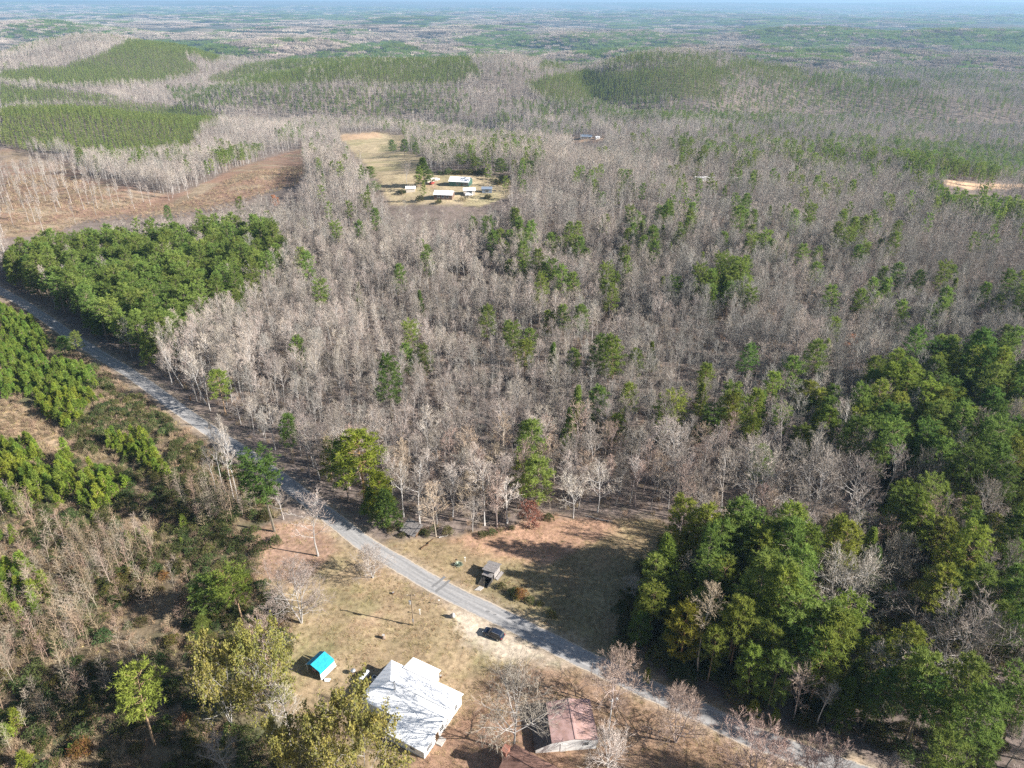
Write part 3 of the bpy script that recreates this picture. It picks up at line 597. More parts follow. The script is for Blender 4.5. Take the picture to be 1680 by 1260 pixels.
# hand placed trees first: (kind, form, base px, base py, top py, crown width m, label, extra)
HERO = [
 ('B', 2, 522, 912, 800, 11, 'lone pale bare tree with fine upswept twigs on red leaf litter beside the road', 0),
 ('S', 1, 495, 1022, 915, 15, 'wide low bare tree with several pale stems between the utility pole and the left brush', 0),
 ('S', 1, 612, 948, 893, 10, 'small bushy bare tree leaning over the road edge left of the utility pole', 0),
 ('S', 2, 843, 1232, 1090, 17, 'big bare tree with thick pale limbs between the white house and the rusty roofed outbuilding', 0),
 ('S', 0, 1006, 1162, 1068, 13, 'pinkish bare tree hanging over the road behind the lamp pole', 'pink'),
 ('S', 1, 1108, 1218, 1132, 13, 'pinkish low bare tree at the road edge right of the lamp pole', 'pink'),
 ('S', 2, 996, 1285, 1185, 9, 'dense whitish bushy bare tree right of the rusty roofed outbuilding', 'silver'),
 ('S', 0, 1232, 1300, 1182, 15, 'pinkish rounded bare tree beside the road at the bottom right', 'pink'),
 ('S', 1, 1325, 1310, 1215, 11, 'small pinkish bare tree nearest the road bend at the bottom edge', 'pink'),
 ('B', 5, 380, 1275, 1200, 9, 'white limbed small bare tree at the bottom left beside fallen boards', 0),
 ('B', 1, 689, 868, 748, 7, 'tall white trunked bare tree at the wood edge behind the collapsed shed', 'silver'),
 ('B', 0, 795, 862, 752, 9, 'white trunked bare tree at the middle of the clearing edge', 'silver'),
 ('B', 3, 755, 822, 728, 8, 'pale straight bare tree just inside the wood above the agave', 0),
 ('B', 6, 832, 858, 778, 7, 'vine hung pale bare tree left of the red leaved tree', 'silver'),
 ('B', 2, 775, 872, 812, 8, 'leaning grey bare tree spilling onto the clearing edge', 0),
 ('B', 2, 940, 850, 778, 9, 'white bare tree casting a thin straight shadow on the clearing', 'silver'),
 ('S', 0, 1232, 838, 712, 18, 'broad white bare tree above the bright pine clump, left of a similar pair', 'silver'),
 ('S', 1, 1330, 848, 732, 15, 'wide bare tree in the middle of the white row above the pines', 'silver'),
 ('S', 2, 1392, 846, 738, 16, 'wide bare tree at the right end of the white row above the pines', 'silver'),
 ('S', 0, 1372, 1015, 890, 20, 'big white skeletal bare tree with contorted limbs among the right hand pines', 'silver'),
 ('S', 1, 1545, 1112, 980, 20, 'wide grey bare tree with fine rays of twigs near the bottom right', 0),
 ('B', 5, 1055, 812, 722, 9, 'pinkish white bare tree standing behind the shaded clearing', 'pink'),
 ('L', 0, 302, 637, 548, 11, 'white sycamore leaning far to the left over the road', 'silver'),
 ('L', 1, 338, 663, 562, 10, 'second leaning white bare tree beside the curving road', 'silver'),
 ('B', 6, 370, 817, 686, 4, 'tallest of the thin white stems standing between brush and road', 'silver'),
 ('B', 1, 384, 820, 677, 4, 'thin white stem with a feathery top left of the dark pine', 'silver'),
 ('B', 6, 392, 828, 692, 4, 'thin white stem touching the left side of the dark pine', 'silver'),
 ('B', 1, 357, 815, 727, 4, 'shorter thin grey stem left of the tall white stems', 0),
 ('B', 4, 1210, 1080, 1000, 6, 'small pale dead tree inside the bright pine clump', 0), ('B', 7, 1105, 985, 935, 6, 'small white bare tree at the left edge of the bright pine clump', 'silver'), ('B', 7, 1035, 985, 945, 6, 'low grey bare bush like tree in the shade of the clearing', 0),
 ('S', 1, 1430, 700, 620, 11, 'grey rounded bare tree left of the upper right pine grove', 0), ('S', 0, 1500, 840, 735, 12, 'grey spreading bare tree right of the white row above the pines', 0),
 ('S', 2, 1600, 870, 775, 12, 'grey spreading bare tree near the right edge among dark pines', 0), ('S', 1, 1640, 760, 650, 12, 'grey bushy bare tree at the right edge under the pine grove', 0), ('S', 1, 1460, 960, 870, 10, 'smaller grey bare tree right of the big white skeletal tree', 0),
 ('B', 2, 690, 862, 800, 8, 'low white bare tree beside the tall white trunked one', 0), ('B', 2, 980, 840, 760, 10, 'whitish tangled bare tree right of the lone tree on the clearing edge', 'silver'), ('B', 5, 1010, 830, 765, 9, 'grey bare tree overhanging the top right of the clearing', 0),
 ('P', 2, 450, 872, 728, 12, 'tall dark green pine with bare leaning trunk beside the road', 'dark'),
 ('P', 0, 600, 830, 703, 13, 'broad yellow green pine with a round crown by the road', 'lime'),
 ('P', 3, 572, 822, 718, 8, 'darker ragged pine just left of the yellow green round pine', 0), ('P', 3, 625, 850, 775, 8, 'yellowish low pine under the round crowned pine', 'lime'),
 ('P', 4, 640, 864, 800, 7.5, 'dark green low evergreen on the shaded road bank by the collapsed shed', 'dark'), ('P', 4, 612, 850, 800, 6, 'dark evergreen beside the road under the yellow green pine', 'dark'),
 ('P', 1, 868, 800, 688, 8, 'tall leafy looking green pine at the wood edge above the red leaved tree', 0), ('P', 3, 878, 838, 745, 9.5, 'green bushy pine in front of the tall one above the red leaved tree', 0), ('P', 3, 855, 815, 752, 7, 'yellowish pine left of the bushy pine above the red leaved tree', 'yellow'),
 ('P', 4, 932, 745, 668, 5, 'slim green pine alone in the bare wood above the clearing', 0),
 ('P', 4, 1078, 722, 676, 5, 'left of two small bright cone shaped pines in the bare wood', 'yellow'), ('P', 4, 1106, 722, 678, 5, 'right of two small bright cone shaped pines in the bare wood', 'yellow'), ('P', 4, 1136, 732, 692, 5, 'small dark cone shaped pine right of the bright pair', 'dark'),
 ('P', 2, 397, 1018, 922, 9, 'yellow green pine with a lumpy open crown above the brush', 'yellow'), ('P', 3, 350, 1010, 940, 8, 'green pine left of the lumpy open crowned pine', 0), ('P', 4, 332, 1035, 1008, 4, 'small green pine below the lumpy open crowned pine', 0),
 ('P', 2, 254, 1222, 1102, 9, 'scraggly yellow green pine with bare lower limbs at the bottom left', 'yellow'),
 ('P', 0, 135, 592, 541, 4.5, 'small lone pine with a round head beside the shaded road', 0), ('P', 3, 110, 588, 550, 6, 'dark bushy pine left of the small lone roadside pine', 'dark'),
 ('Y', 0, 446, 1170, 1018, 13.5, 'large yellow green leafy tree left of the turquoise shed', 0), ('Y', 1, 380, 1190, 1045, 11, 'olive green leafy tree behind the large one left of the turquoise shed', 0),
 ('Y', 2, 590, 1325, 1132, 19, 'large yellow green leafy tree overlapping the white roofed house', 0), ('Y', 1, 500, 1330, 1175, 11, 'leafy tree at the bottom edge left of the white roofed house', 0),
 ('P', 3, 1115, 1092, 985, 8, 'yellow brown tinged pine at the lower left corner of the bright clump', 'gold'),
 ('P', 3, 280, 372, 335, 5, 'lone dark pine at the edge of the reddish cleared ground', 'dark'),
 ('P', 4, 697, 305, 256, 13, 'big dark cone shaped pine beside the far farmyard', 'dark'), ('P', 3, 645, 254, 228, 9, 'left of three dark round evergreens in the far pasture', 'dark'), ('P', 3, 664, 256, 227, 10, 'middle of three dark round evergreens in the far pasture', 'dark'), ('P', 3, 684, 260, 232, 9, 'right of three dark round evergreens in the far pasture', 'dark'),
 ('P', 1, 606, 300, 272, 10, 'dark pine on the left edge of the far pasture', 'dark'), ('P', 3, 616, 318, 296, 9, 'lower pine on the left edge of the far pasture', 0), ('P', 2, 760, 283, 250, 11, 'green pine behind the far green walled house', 0), ('P', 1, 782, 284, 256, 10, 'second green pine behind the far green walled house', 0), ('P', 3, 868, 296, 262, 12, 'round dark pine right of the far farmyard', 'dark'), ('P', 3, 822, 290, 258, 11, 'dark pine between farmyard and the round dark pine', 'dark'), ('P', 4, 800, 250, 232, 8, 'dark pine in the wood edge above the far pasture', 'dark'),
 ('B', 2, 667, 300, 262, 9, 'bare tree left of the big dark farmyard pine', 0), ('B', 5, 803, 305, 272, 9, 'pale bare tree behind the far blue grey shed', 'silver'),
 ('B', 2, 65, 256, 222, 8, 'pale dead looking tree against the green plantation, left of two', 'silver'), ('B', 2, 105, 260, 222, 8, 'pale dead looking tree against the green plantation, right of two', 'silver'),
 ('R', 0, 868, 864, 822, 6, 'small red leaved tree at the top of the clearing', 0), ('R', 1, 452, 338, 318, 5.5, 'orange leaved small tree beside the reddish cleared ground', 0), ('R', 1, 1392, 572, 546, 6, 'orange leaved tree alone in the grey wood', 0), ('R', 0, 880, 852, 838, 3.5, 'low red brown bush right of the red leaved tree', 0),
]
for k, (x, y) in enumerate([(512, 452), (530, 498), (590, 470), (690, 205), (800, 545), (845, 568), (868, 560), (905, 580), (940, 585), (975, 600), (1005, 572), (1040, 590), (1065, 570), (885, 498), (920, 480), (940, 478), (990, 480), (1000, 500),
   (1030, 405), (1020, 430), (1110, 335), (1140, 460), (1200, 452), (1230, 365), (1285, 392), (1310, 430), (1365, 395), (1335, 420), (1350, 680), (1240, 655), (1270, 690), (1305, 720), (1225, 700), (1420, 480), (1510, 370), (1620, 375), (1650, 480), (1655, 520), (560, 395), (445, 380), (400, 350), (600, 330), (595, 290), (605, 310),
   (645, 655), (1150, 620), (1215, 600), (1400, 505), (1530, 330), (1330, 450), (1160, 700), (1195, 690), (1010, 690), (1240, 760), (545, 735), (480, 700), (1370, 735), (1385, 715), (1350, 655), (1550, 455), (830, 300), (800, 280), (870, 275), (690, 285), (695, 300), (1035, 235), (1075, 240), (1090, 265), (1155, 245)]):
    HERO.append(('A', k % 6, x, y, 0, 0, '', 0))
LEAN = [pair('bare_tree', bare(160+i, 19, 8, .35, low=35, lean=(.75, .35)[i], n1=14, n2=7, n3=5, n4=5, thick=1.2), BK, TW) for i in range(2)]
LEAFY = [pair('leafy_tree', leafy(180+i, h, s, .13, n1, nl, .34), BK, [M['twig'], M['bark'], M['leaf_yel']]) for i, (h, s, n1, nl) in enumerate([(15, 13, 20, 11500), (13, 11, 17, 8500), (16, 15, 22, 14500)])]
RED = [pair('autumn_tree', leafy(190+i, 6, 5, .15, 12, 1800, .3), BK, [M['twig'], M['bark'], M[('leaf_red', 'leaf_orange')[i]]]) for i in range(2)]
TONES = {'silver': ((1.22, 1.24, 1.26, 1), 'silvery'), 'pink': ((1.08, .94, .91, 1), 'pinkish'), 'dark': ((.7, .8, .8, 1), 'dark green'), 'yellow': ((1.25, 1.12, .9, 1), 'yellow green'), 'lime': ((1.55, 1.3, .8, 1), 'bright yellow green'), 'gold': ((1.7, 1.2, .85, 1), 'golden'), 0: ((1, 1, 1, 1), 'grey')}
def tree_object(name, meshes, loc, rz, sxy, sz, color, label, cat, group):
    r = thing(name, label, cat, loc, rz, group); r.scale = (sxy, sxy, sz)
    for nm, me in zip(('trunk', 'crown'), meshes):
        c = bpy.data.objects.new(nm, me); COL.objects.link(c); c.parent = r; c.color = color
    return r
taken = []; NBARE = NPINE = 0
def top_h(bx, by, ty):
    g_ = hit(bx, by); lo, hi = 1.0, 60.0
    for _ in range(30):
        m_ = (lo+hi)/2; q = proj(g_.x, g_.y, g_.z+m_)[1]
        if q > ty: lo = m_
        else: hi = m_
    return g_, lo
GB, GP = 'bare grey trees of the winter woods', 'green pines among the bare woods'
for kind, fi_, bx, by, ty, cw, lab, tone in HERO:
    if kind == 'A':                                    # crown given: stands a crown height below
        g_ = hit(bx, by)
        for _ in range(8):
            q = proj(g_.x, g_.y, g_.z+12)[1]; g_ = hit(bx, by+max(0, by-q))
            break
        word, prr, H0, W0 = PINE[fi_]; taken.append((g_.x, g_.y, 'A', fi_, g_.z)); continue
    g_, hh = top_h(bx, by, ty)
    if kind in 'BS': word, prr, H0, W0 = (BARE if kind == 'B' else SPREAD)[fi_]; nm, cat, grp = 'bare_tree', 'tree', GB; NBARE += 1
    elif kind == 'L': prr, H0, W0 = LEAN[fi_], 17, 10; nm, cat, grp = 'bare_tree', 'tree', GB; NBARE += 1
    elif kind == 'P': word, prr, H0, W0 = PINE[fi_]; nm, cat, grp = 'pine_tree', 'pine tree', GP; NPINE += 1
    elif kind == 'Y': prr, H0, W0 = LEAFY[fi_], (15, 13, 16)[fi_], (14, 12, 16)[fi_]; nm, cat, grp = 'leafy_tree', 'tree', 'yellow green leafy trees around the yard'
    else: prr, H0, W0 = RED[fi_], 6, 5.5; nm, cat, grp = 'autumn_tree', 'tree', None
    H0, W0 = dims(prr); col = TONES[tone][0]
    rz = 0 if kind == 'L' else random.uniform(0, 6.28)
    tree_object(nm, prr, (g_.x, g_.y, g_.z-.1), rz, cw/W0, hh/H0, col, lab, cat, grp)
    taken.append((g_.x, g_.y-(2.5 if kind == 'S' else 0), 'T', cw*(.56 if kind == 'S' else .33), g_.z))
TK = np.array([[t[0], t[1], (t[3] if t[2] == 'T' else 2.5)] for t in taken])
def clear_of(P):
    ok = np.ones(len(P), bool)
    for x, y, r in TK: ok &= np.hypot(P[:, 0]-x, P[:, 1]-y) > r
    return ok
P1 = hexgrid(-640, 640, 50, 700, 4.5); P1 = P1[inview(P1)]
sel = rng.uniform(0, 1, len(P1)) < .97-.45*sm(.55, .75, fbm(P1[:, 0], P1[:, 1], 24, 15)); P1 = P1[sel]
Pd = hexgrid(0, 260, 55, 300, 4.3); dx_, dy_, _w = proj(Pd[:, 0], Pd[:, 1], np.zeros(len(Pd))+16); Pd = Pd[inpoly(dx_, dy_, PINEZ[1][0])]; dm = np.min(np.hypot(P1[:, None, 0][:0], 1), initial=1)
qx_, qy_, _w = proj(P1[:, 0], P1[:, 1], np.zeros(len(P1))+16); P1 = np.concatenate([P1[~inpoly(qx_, qy_, PINEZ[1][0])], Pd])
ok, pn, pl, Z1, cx, cyy, bx, by = classify(P1)
ok &= clear_of(P1)
thin = (bx < 200) & (by > 236) & (by < 350); 
P1, pn, pl, Z1, cx, cyy, bx, by = [a[ok] for a in (P1, pn, pl, Z1, cx, cyy, bx, by)]
# a few thin trees left standing in the cleared ground
P1b = hexgrid(-560, -240, 400, 760, 12); _, _, w_ = None, None, None
bbx, bby, _w = proj(P1b[:, 0], P1b[:, 1], terr(P1b[:, 0], P1b[:, 1])); k_ = inpoly(bbx, bby, [(0, 240), (60, 262), (140, 290), (230, 312), (330, 303), (330, 330), (200, 345), (90, 380), (0, 390)]) & (rng.uniform(0, 1, len(P1b)) < .45)
P1b = P1b[k_]
# Where a tree of the wood stands in front of the others it is an object of its own (the 300 largest of a kind in view)
ANCH = [(300, 460, 'the pine grove above the left road bend'), (150, 440, 'the far left pine grove'), (300, 640, 'the leaning white sycamore'), (450, 560, 'the bare slope above the road'), (420, 760, 'the thin white stems by the road'), (600, 760, 'the yellow green round pine'), (690, 840, 'the collapsed shed'),
 (790, 800, 'the white trunked tree at the clearing edge'), (865, 740, 'the tall pines above the red leaved tree'), (940, 800, 'the lone tree on the clearing edge'), (1090, 700, 'the two small bright pines'), (1060, 800, 'the shaded clearing'), (1180, 920, 'the bright pine clump'), (1230, 770, 'the broad white tree'), (1360, 790, 'the white row of trees'),
 (1372, 960, 'the big white skeletal tree'), (1545, 1040, 'the wide grey tree with raying twigs'), (1560, 620, 'the upper right pine grove'), (1640, 820, 'the right edge of the wood'), (1500, 900, 'the shaded hollow in the right pines'), (1300, 1120, 'the shaded road verge'), (1450, 1190, 'the lower right pines'), (1620, 1200, 'the bottom right corner'), (930, 690, 'the slim pine in the bare wood'), (700, 680, 'the bare wood beyond the clearing'), (1200, 640, 'the grey slope left of the pine grove'),
 (820, 600, 'the middle of the bare wood'), (560, 660, 'the wood beyond the road'), (1000, 560, 'the pines dotted in the mid wood'), (1400, 560, 'the orange tree in the grey wood'), (540, 840, 'the road near the lone pale tree'), (1110, 1040, 'the golden tinged pine')]
def nearest(x, y):
    d = [(math.hypot(x-a, (y-b)*1.3), a, b, t) for a, b, t in ANCH]; dd, a, b, t = min(d); dx, dy = x-a, y-b
    if dd < 22: rel = 'right at'
    elif abs(dx) > abs(dy)*1.3: rel = ('just ' if dd < 55 else 'well ')+('left of' if dx < 0 else 'right of')
    else: rel = ('just ' if dd < 55 else 'well ')+('behind' if dy < 0 else 'in front of')
    return rel+' '+t
used = {}; LABELLED = []
ORD = ['', 'the nearer ', 'a taller ', 'a shorter ', 'a thinner ', 'a fuller ', 'a farther ']
def uniq(lab):
    used[lab] = used.get(lab, 0)+1
    return lab
def settle_labels():
    for o in COL.objects:
        if 'label' in o:
            w = o['label'].split()
            for drop in ('well', 'just', 'the', 'the', 'the'):
                if len(w) > 12 and drop in w[4:]: w.pop(len(w)-1-w[::-1].index(drop))
            o['label'] = ' '.join(w)
    by = {}
    for o in COL.objects:
        if 'label' in o and o.parent is None: by.setdefault(o['label'], []).append(o)
    for lab, os_ in by.items():
        if len(os_) > 1:
            px = [proj(*[np.array([v]) for v in o.location]) for o in os_]; xs_ = [float(p[0][0]) for p in px]; ys_ = [float(p[1][0]) for p in px]; k = len(os_)
            if max(xs_)-min(xs_) > .8*(max(ys_)-min(ys_)): od = np.argsort(xs_); w2 = ['left', 'right']; w3 = ['leftmost', 'middle', 'rightmost']; wn = 'from left'
            else: od = np.argsort(ys_)[::-1]; w2 = ['nearer', 'farther']; w3 = ['nearest', 'middle', 'farthest']; wn = 'nearest'
            nums = ['first', 'second', 'third', 'fourth', 'fifth', 'sixth', 'seventh', 'eighth', 'ninth', 'tenth']
            for r_, i in enumerate(od): os_[i]['label'] = (w2[r_] if k == 2 else w3[r_] if k == 3 else nums[min(r_, 9)]+' '+wn)+' '+lab
def individuals(P, Z, cx, cyy, by, protos, n, nm, cat, grp, tones, noun, meshes_of, sc=(.8, 1.15), margin=0):
    w = proj(P[:, 0], P[:, 1], Z)[2]
    vis = (cx > -5) & (cx < 1685) & (cyy < 1255) & (cyy > 0); order = np.argsort(np.where(vis, w, 1e9)); keep = np.ones(len(P), bool); made = 0
    for i in order:
        if made >= n or not vis[i]: break
        fi_ = rng.integers(0, len(protos)); word = protos[fi_][0]; tone = tones[rng.integers(0, len(tones))]; s = rng.uniform(*sc)*(1 if nm != 'pine_tree' else .7 if cx[i] < 1200 and cyy[i] > 950 else 1.2 if 1040 < cx[i] < 1330 and 790 < cyy[i] < 930 else 1)
        size = 'small' if s < sc[0]+.22*(sc[1]-sc[0]) else 'large' if s > sc[0]+.8*(sc[1]-sc[0]) else ''
        lab = ' '.join((size+' '+TONES[tone][1]+' '+word+' '+noun+' '+nearest(cx[i], cyy[i])).split())
        rz = rng.uniform(0, 6.28)
        r = thing(nm, uniq(lab), cat, (P[i, 0], P[i, 1], Z[i]-.15), rz, grp); r.scale = (s*rng.uniform(.98, 1.2), s*rng.uniform(.98, 1.2), s*rng.uniform(.88, 1.08))
        for pn_, me_ in zip(('trunk', 'crown'), meshes_of(fi_)):
            c = bpy.data.objects.new(pn_, me_); COL.objects.link(c); c.parent = r; c.color = TONES[tone][0]
        keep[i] = False; made += 1
    return keep
TONES['tan'] = ((1.12, 1.02, .88, 1), 'tan'); TONES['dusky'] = ((.82, .8, .8, 1), 'dusky'); TONES['green'] = ((1, 1, 1, 1), 'green'); TONES['olive'] = ((1.12, 1.0, .85, 1), 'olive green')
m = ~pn; kb = individuals(P1[m], Z1[m], cx[m], cyy[m], by[m], BARE, 300-NBARE, 'bare_tree', 'tree', GB, [0, 0, 'silver', 'pink', 'tan', 'dusky'], 'bare tree', lambda k: BARE[k][1], sc=(.6, 1.02))
PB_, ZB_ = P1[m][kb], Z1[m][kb]; clB = cyy[m][kb]
AP = np.array([[t[0], t[1], t[4]] for t in taken if t[2] == 'A'])
P_p = np.concatenate([P1[pn & ~pl], AP[:, :2]]); Zp = np.concatenate([Z1[pn & ~pl], AP[:, 2]]); cxp, cyp, _ = proj(P_p[:, 0], P_p[:, 1], Zp+12)
kp = individuals(P_p, Zp, cxp, cyp, None, PINE, 300-NPINE, 'pine_tree', 'pine tree', GP, ['green', 'green', 'olive', 'dark', 'yellow'], 'pine', lambda k: PINE[k][1], sc=(.74, 1.1))
PP_, ZP_ = P_p[kp], Zp[kp]
# ------------------------------------------------------------------ the mass of the woods, as stuff
def scatter(name, sets, label_kind='stuff'):
    """sets: list of (points Nx3, prototype meshes, (smin, smax)); one object with instances on its vertices"""
    pts = []; idx = []; sc_ = []; protos = []
    for P, meshes, (a, b) in sets:
        k0 = len(protos); protos += meshes; n = len(P)
        pts.append(P); idx.append(rng.integers(0, len(meshes), n)+k0); s = (a+(b-a)*np.clip(.55*rng.uniform(0, 1, n)+.9*(fbm(P[:, 0], P[:, 1], 38, 19)-.5)+.25, 0, 1))[:, None]; sc_.append(np.concatenate([s, s, s*rng.uniform(.85, 1.12, (n, 1))], 1))
    P = np.concatenate(pts); idx = np.concatenate(idx); sc_ = np.concatenate(sc_)
    me = bpy.data.meshes.new(name); me.vertices.add(len(P)); me.vertices.foreach_set('co', P.ravel().astype(np.float32))
    a = me.attributes.new('idx', 'INT', 'POINT'); a.data.foreach_set('value', idx.astype(np.int32))
    a = me.attributes.new('sc', 'FLOAT_VECTOR', 'POINT'); a.data.foreach_set('vector', sc_.ravel().astype(np.float32))
    rot = np.zeros((len(P), 3)); rot[:, 2] = rng.uniform(0, 6.28, len(P)); a = me.attributes.new('rot', 'FLOAT_VECTOR', 'POINT'); a.data.foreach_set('vector', rot.ravel().astype(np.float32))
    o = link(name, me); o['kind'] = label_kind
    col = bpy.data.collections.new(name+'_forms')
    for k, pm in enumerate(protos):
        q = bpy.data.objects.new('%s_form_%03d' % (name, k), pm); col.objects.link(q)
    ng = bpy.data.node_groups.new(name, 'GeometryNodeTree'); ng.interface.new_socket('Geometry', in_out='INPUT', socket_type='NodeSocketGeometry'); ng.interface.new_socket('Geometry', in_out='OUTPUT', socket_type='NodeSocketGeometry')
    N = ng.nodes; L = ng.links; gi = N.new('NodeGroupInput'); g2 = N.new('NodeGroupOutput'); ip = N.new('GeometryNodeInstanceOnPoints'); ci = N.new('GeometryNodeCollectionInfo')
    ci.inputs['Collection'].default_value = col; ci.inputs['Separate Children'].default_value = True; ci.inputs['Reset Children'].default_value = True
    def attr(nm, ty):
        q = N.new('GeometryNodeInputNamedAttribute'); q.data_type = ty; q.inputs['Name'].default_value = nm; return q.outputs['Attribute']
    L.new(gi.outputs[0], ip.inputs['Points']); L.new(ci.outputs[0], ip.inputs['Instance']); ip.inputs['Pick Instance'].default_value = True
    L.new(attr('idx', 'INT'), ip.inputs['Instance Index']); L.new(attr('rot', 'FLOAT_VECTOR'), ip.inputs['Rotation']); L.new(attr('sc', 'FLOAT_VECTOR'), ip.inputs['Scale'])
    L.new(ip.outputs[0], g2.inputs[0]); md = o.modifiers.new('scatter', 'NODES'); md.node_group = ng; return o
def xyz(P, Z): return np.concatenate([P, (Z-.15)[:, None]], 1)
near = np.hypot(PB_[:, 0], PB_[:, 1]) < 400
P2 = hexgrid(-1900, 1900, 700, 2300, 6.3); P2 = P2[inview(P2, 40)]; ok, pn2, pl2, Z2, *_r = classify(P2, 10); ok &= ~pl2; P2, pn2, pl2, Z2 = P2[ok], pn2[ok], pl2[ok], Z2[ok]
P5 = hexgrid(-1700, 1700, 560, 2500, 5.0, .3); P5 = P5[inview(P5, 30)]; ok, _p5, pl5, Z5, *_r = classify(P5, 9); P5, Z5 = P5[ok & pl5], Z5[ok & pl5]
P3 = hexgrid(-3900, 3900, 2300, 5000, 31); P3 = P3[inview(P3, 60)]; ok, pn3, pl3, Z3, *_r = classify(P3, 8, .5); ok &= ~(pl3 & (P3[:, 1] < 2500)); P3, pn3, Z3 = P3[ok], pn3[ok], Z3[ok]
P4 = hexgrid(-13500, 13500, 5000, 17500, 112); P4 = P4[inview(P4, 200)]; ok, pn4, pl4, Z4, *_r = classify(P4, 5, .3); P4, pn4, Z4 = P4[ok], pn4[ok], Z4[ok]
plm = pl & pn; PL1 = xyz(P1[plm], Z1[plm])
def greyish(P): a, b, _ = proj(P[:, 0], P[:, 1], np.zeros(len(P))); return rng.uniform(0, 1, len(P)) < .12+.5*sm(850, 1250, a+(fbm(P[:, 0], P[:, 1], 90, 66)-.5)*500)
def greyed(me):
    q = me.copy(); q.materials[0] = M['twig_grey']; return q
BARE_JG = [greyed(q) for q in BARE_J]; gA = greyish(PB_); gB = greyish(P2)
scatter('bare_woodland', [(xyz(PB_[near & ~gA], ZB_[near & ~gA]), BARE_J, (.52, 1.0)), (xyz(PB_[near & gA], ZB_[near & gA]), BARE_JG, (.52, 1.0)), (xyz(PB_[~near & ~gA], ZB_[~near & ~gA]), BARE_M, (.5, 1.0)), (xyz(PB_[~near & gA], ZB_[~near & gA]), BARE_G, (.5, 1.0)), (xyz(P2[~pn2 & ~gB], Z2[~pn2 & ~gB]), BARE_M, (.5, .98)), (xyz(P2[~pn2 & gB], Z2[~pn2 & gB]), BARE_G, (.5, .98)), (xyz(P1b, terr(P1b[:, 0], P1b[:, 1])), [BARE_J[6], BARE_J[1]], (.6, .95))])
nearp = np.hypot(PP_[:, 0], PP_[:, 1]) < 420; a_ = pn2 & ~pl2; b_ = pl2 & pn2
scatter('pine_woodland', [(xyz(PP_[nearp], ZP_[nearp]), PINE_J, (.8, 1.1)), (xyz(PP_[~nearp], ZP_[~nearp]), PINE_M, (.8, 1.05)), (xyz(P2[a_], Z2[a_]), PINE_M, (.65, .95)), (xyz(P5, Z5), PLANT_M, (.6, .9))])
scatter('distant_woodland', [(xyz(P3[~pn3], Z3[~pn3]), PAT_B, (.9, 1.1)), (xyz(P3[pn3], Z3[pn3]), PAT_P, (.9, 1.1)), (xyz(P4[~pn4], Z4[~pn4]), PAT_B2, (.9, 1.15)), (xyz(P4[pn4], Z4[pn4]), PAT_P2, (.9, 1.15))])
# ------------------------------------------------------------------ low growth: young pines, saplings, shrubs, brush, grass
def inzone(P, poly, z=0.0):
    a, b, _ = proj(P[:, 0], P[:, 1], np.zeros(len(P))+z); return inpoly(a, b, poly)
LANCH = [(50, 560, 'the shaded road bend at the far left'), (100, 620, 'the upper left green thicket'), (60, 710, 'the tan grass opening'), (30, 780, 'the left edge thicket'), (100, 790, 'the dark gap in the left thicket'), (165, 800, 'the thicket right of the dark gap'), (230, 750, 'the green row below the road'), (300, 740, 'the road verge'), (370, 830, 'the thin white stems'), (330, 900, 'the dark pine by the road'),
 (220, 880, 'the lone green bush in the brush'), (40, 970, 'the bright thicket on the left edge'), (120, 900, 'the pale saplings on the left'), (200, 950, 'the middle of the brush'), (370, 960, 'the lumpy open crowned pine'), (100, 1060, 'the sapling stand on the left'), (200, 1100, 'the shaded hollow in the brush'), (250, 1160, 'the scraggly pine'), (60, 1200, 'the bottom left corner'), (330, 1110, 'the fallen rails'), (380, 1220, 'the white limbed small tree'), (480, 980, 'the wide low bare tree'), (860, 975, 'the dark ditch'), (1150, 1150, 'the shaded road verge')]
ANCH_T = ANCH
def small_things(P, meshes, nm, cat, grp, words, noun, n, sc, kids=None, tones=(0,)):
    global ANCH
    ANCH = LANCH; x, y, w = proj(P[:, 0], P[:, 1], np.zeros(len(P))); order = np.argsort(w); keep = np.ones(len(P), bool); c_ = 0
    for i in order:
        if c_ >= n: break
        if not (0 < x[i] < 1680 and y[i] < 1262): continue
        k = int(rng.integers(0, len(meshes))); s = rng.uniform(*sc); tone = tones[int(rng.integers(0, len(tones)))]
        size = 'small' if s < sc[0]+.25*(sc[1]-sc[0]) else 'large' if s > sc[0]+.75*(sc[1]-sc[0]) else ''
        lab = ' '.join((size+' '+(TONES[tone][1] if tone else '')+' '+words[k]+' '+noun+' '+nearest(x[i], y[i])).split()); loc = (P[i, 0], P[i, 1], tz(P[i, 0], P[i, 1])-.05); rz = rng.uniform(0, 6.28)
        if kids:
            r = thing(nm, uniq(lab), cat, loc, rz, grp)
            for q, me_ in zip(kids, meshes[k]): c = bpy.data.objects.new(q, me_); COL.objects.link(c); c.parent = r; c.color = TONES[tone][0]
        else: r = tag(link(nm, meshes[k], None, loc, rz), uniq(lab), cat, grp); r.color = TONES[tone][0]
        r.scale = (s, s, s*rng.uniform(.85, 1.15)); keep[i] = False; c_ += 1
    ANCH = ANCH_T; return keep
bg_ = hexgrid(-260, 30, 60, 330, 2.1); bg_ = bg_[roaddist(bg_[:, 0], bg_[:, 1]) > 5.5]
ypm = np.zeros(len(bg_), bool)
for poly in YPINE: ypm |= inzone(bg_, poly, 1.5)
YPP = bg_[ypm & (rng.uniform(0, 1, len(bg_)) < .72*sm(.25, .5, fbm(bg_[:, 0], bg_[:, 1], 9, 55))+.1)]
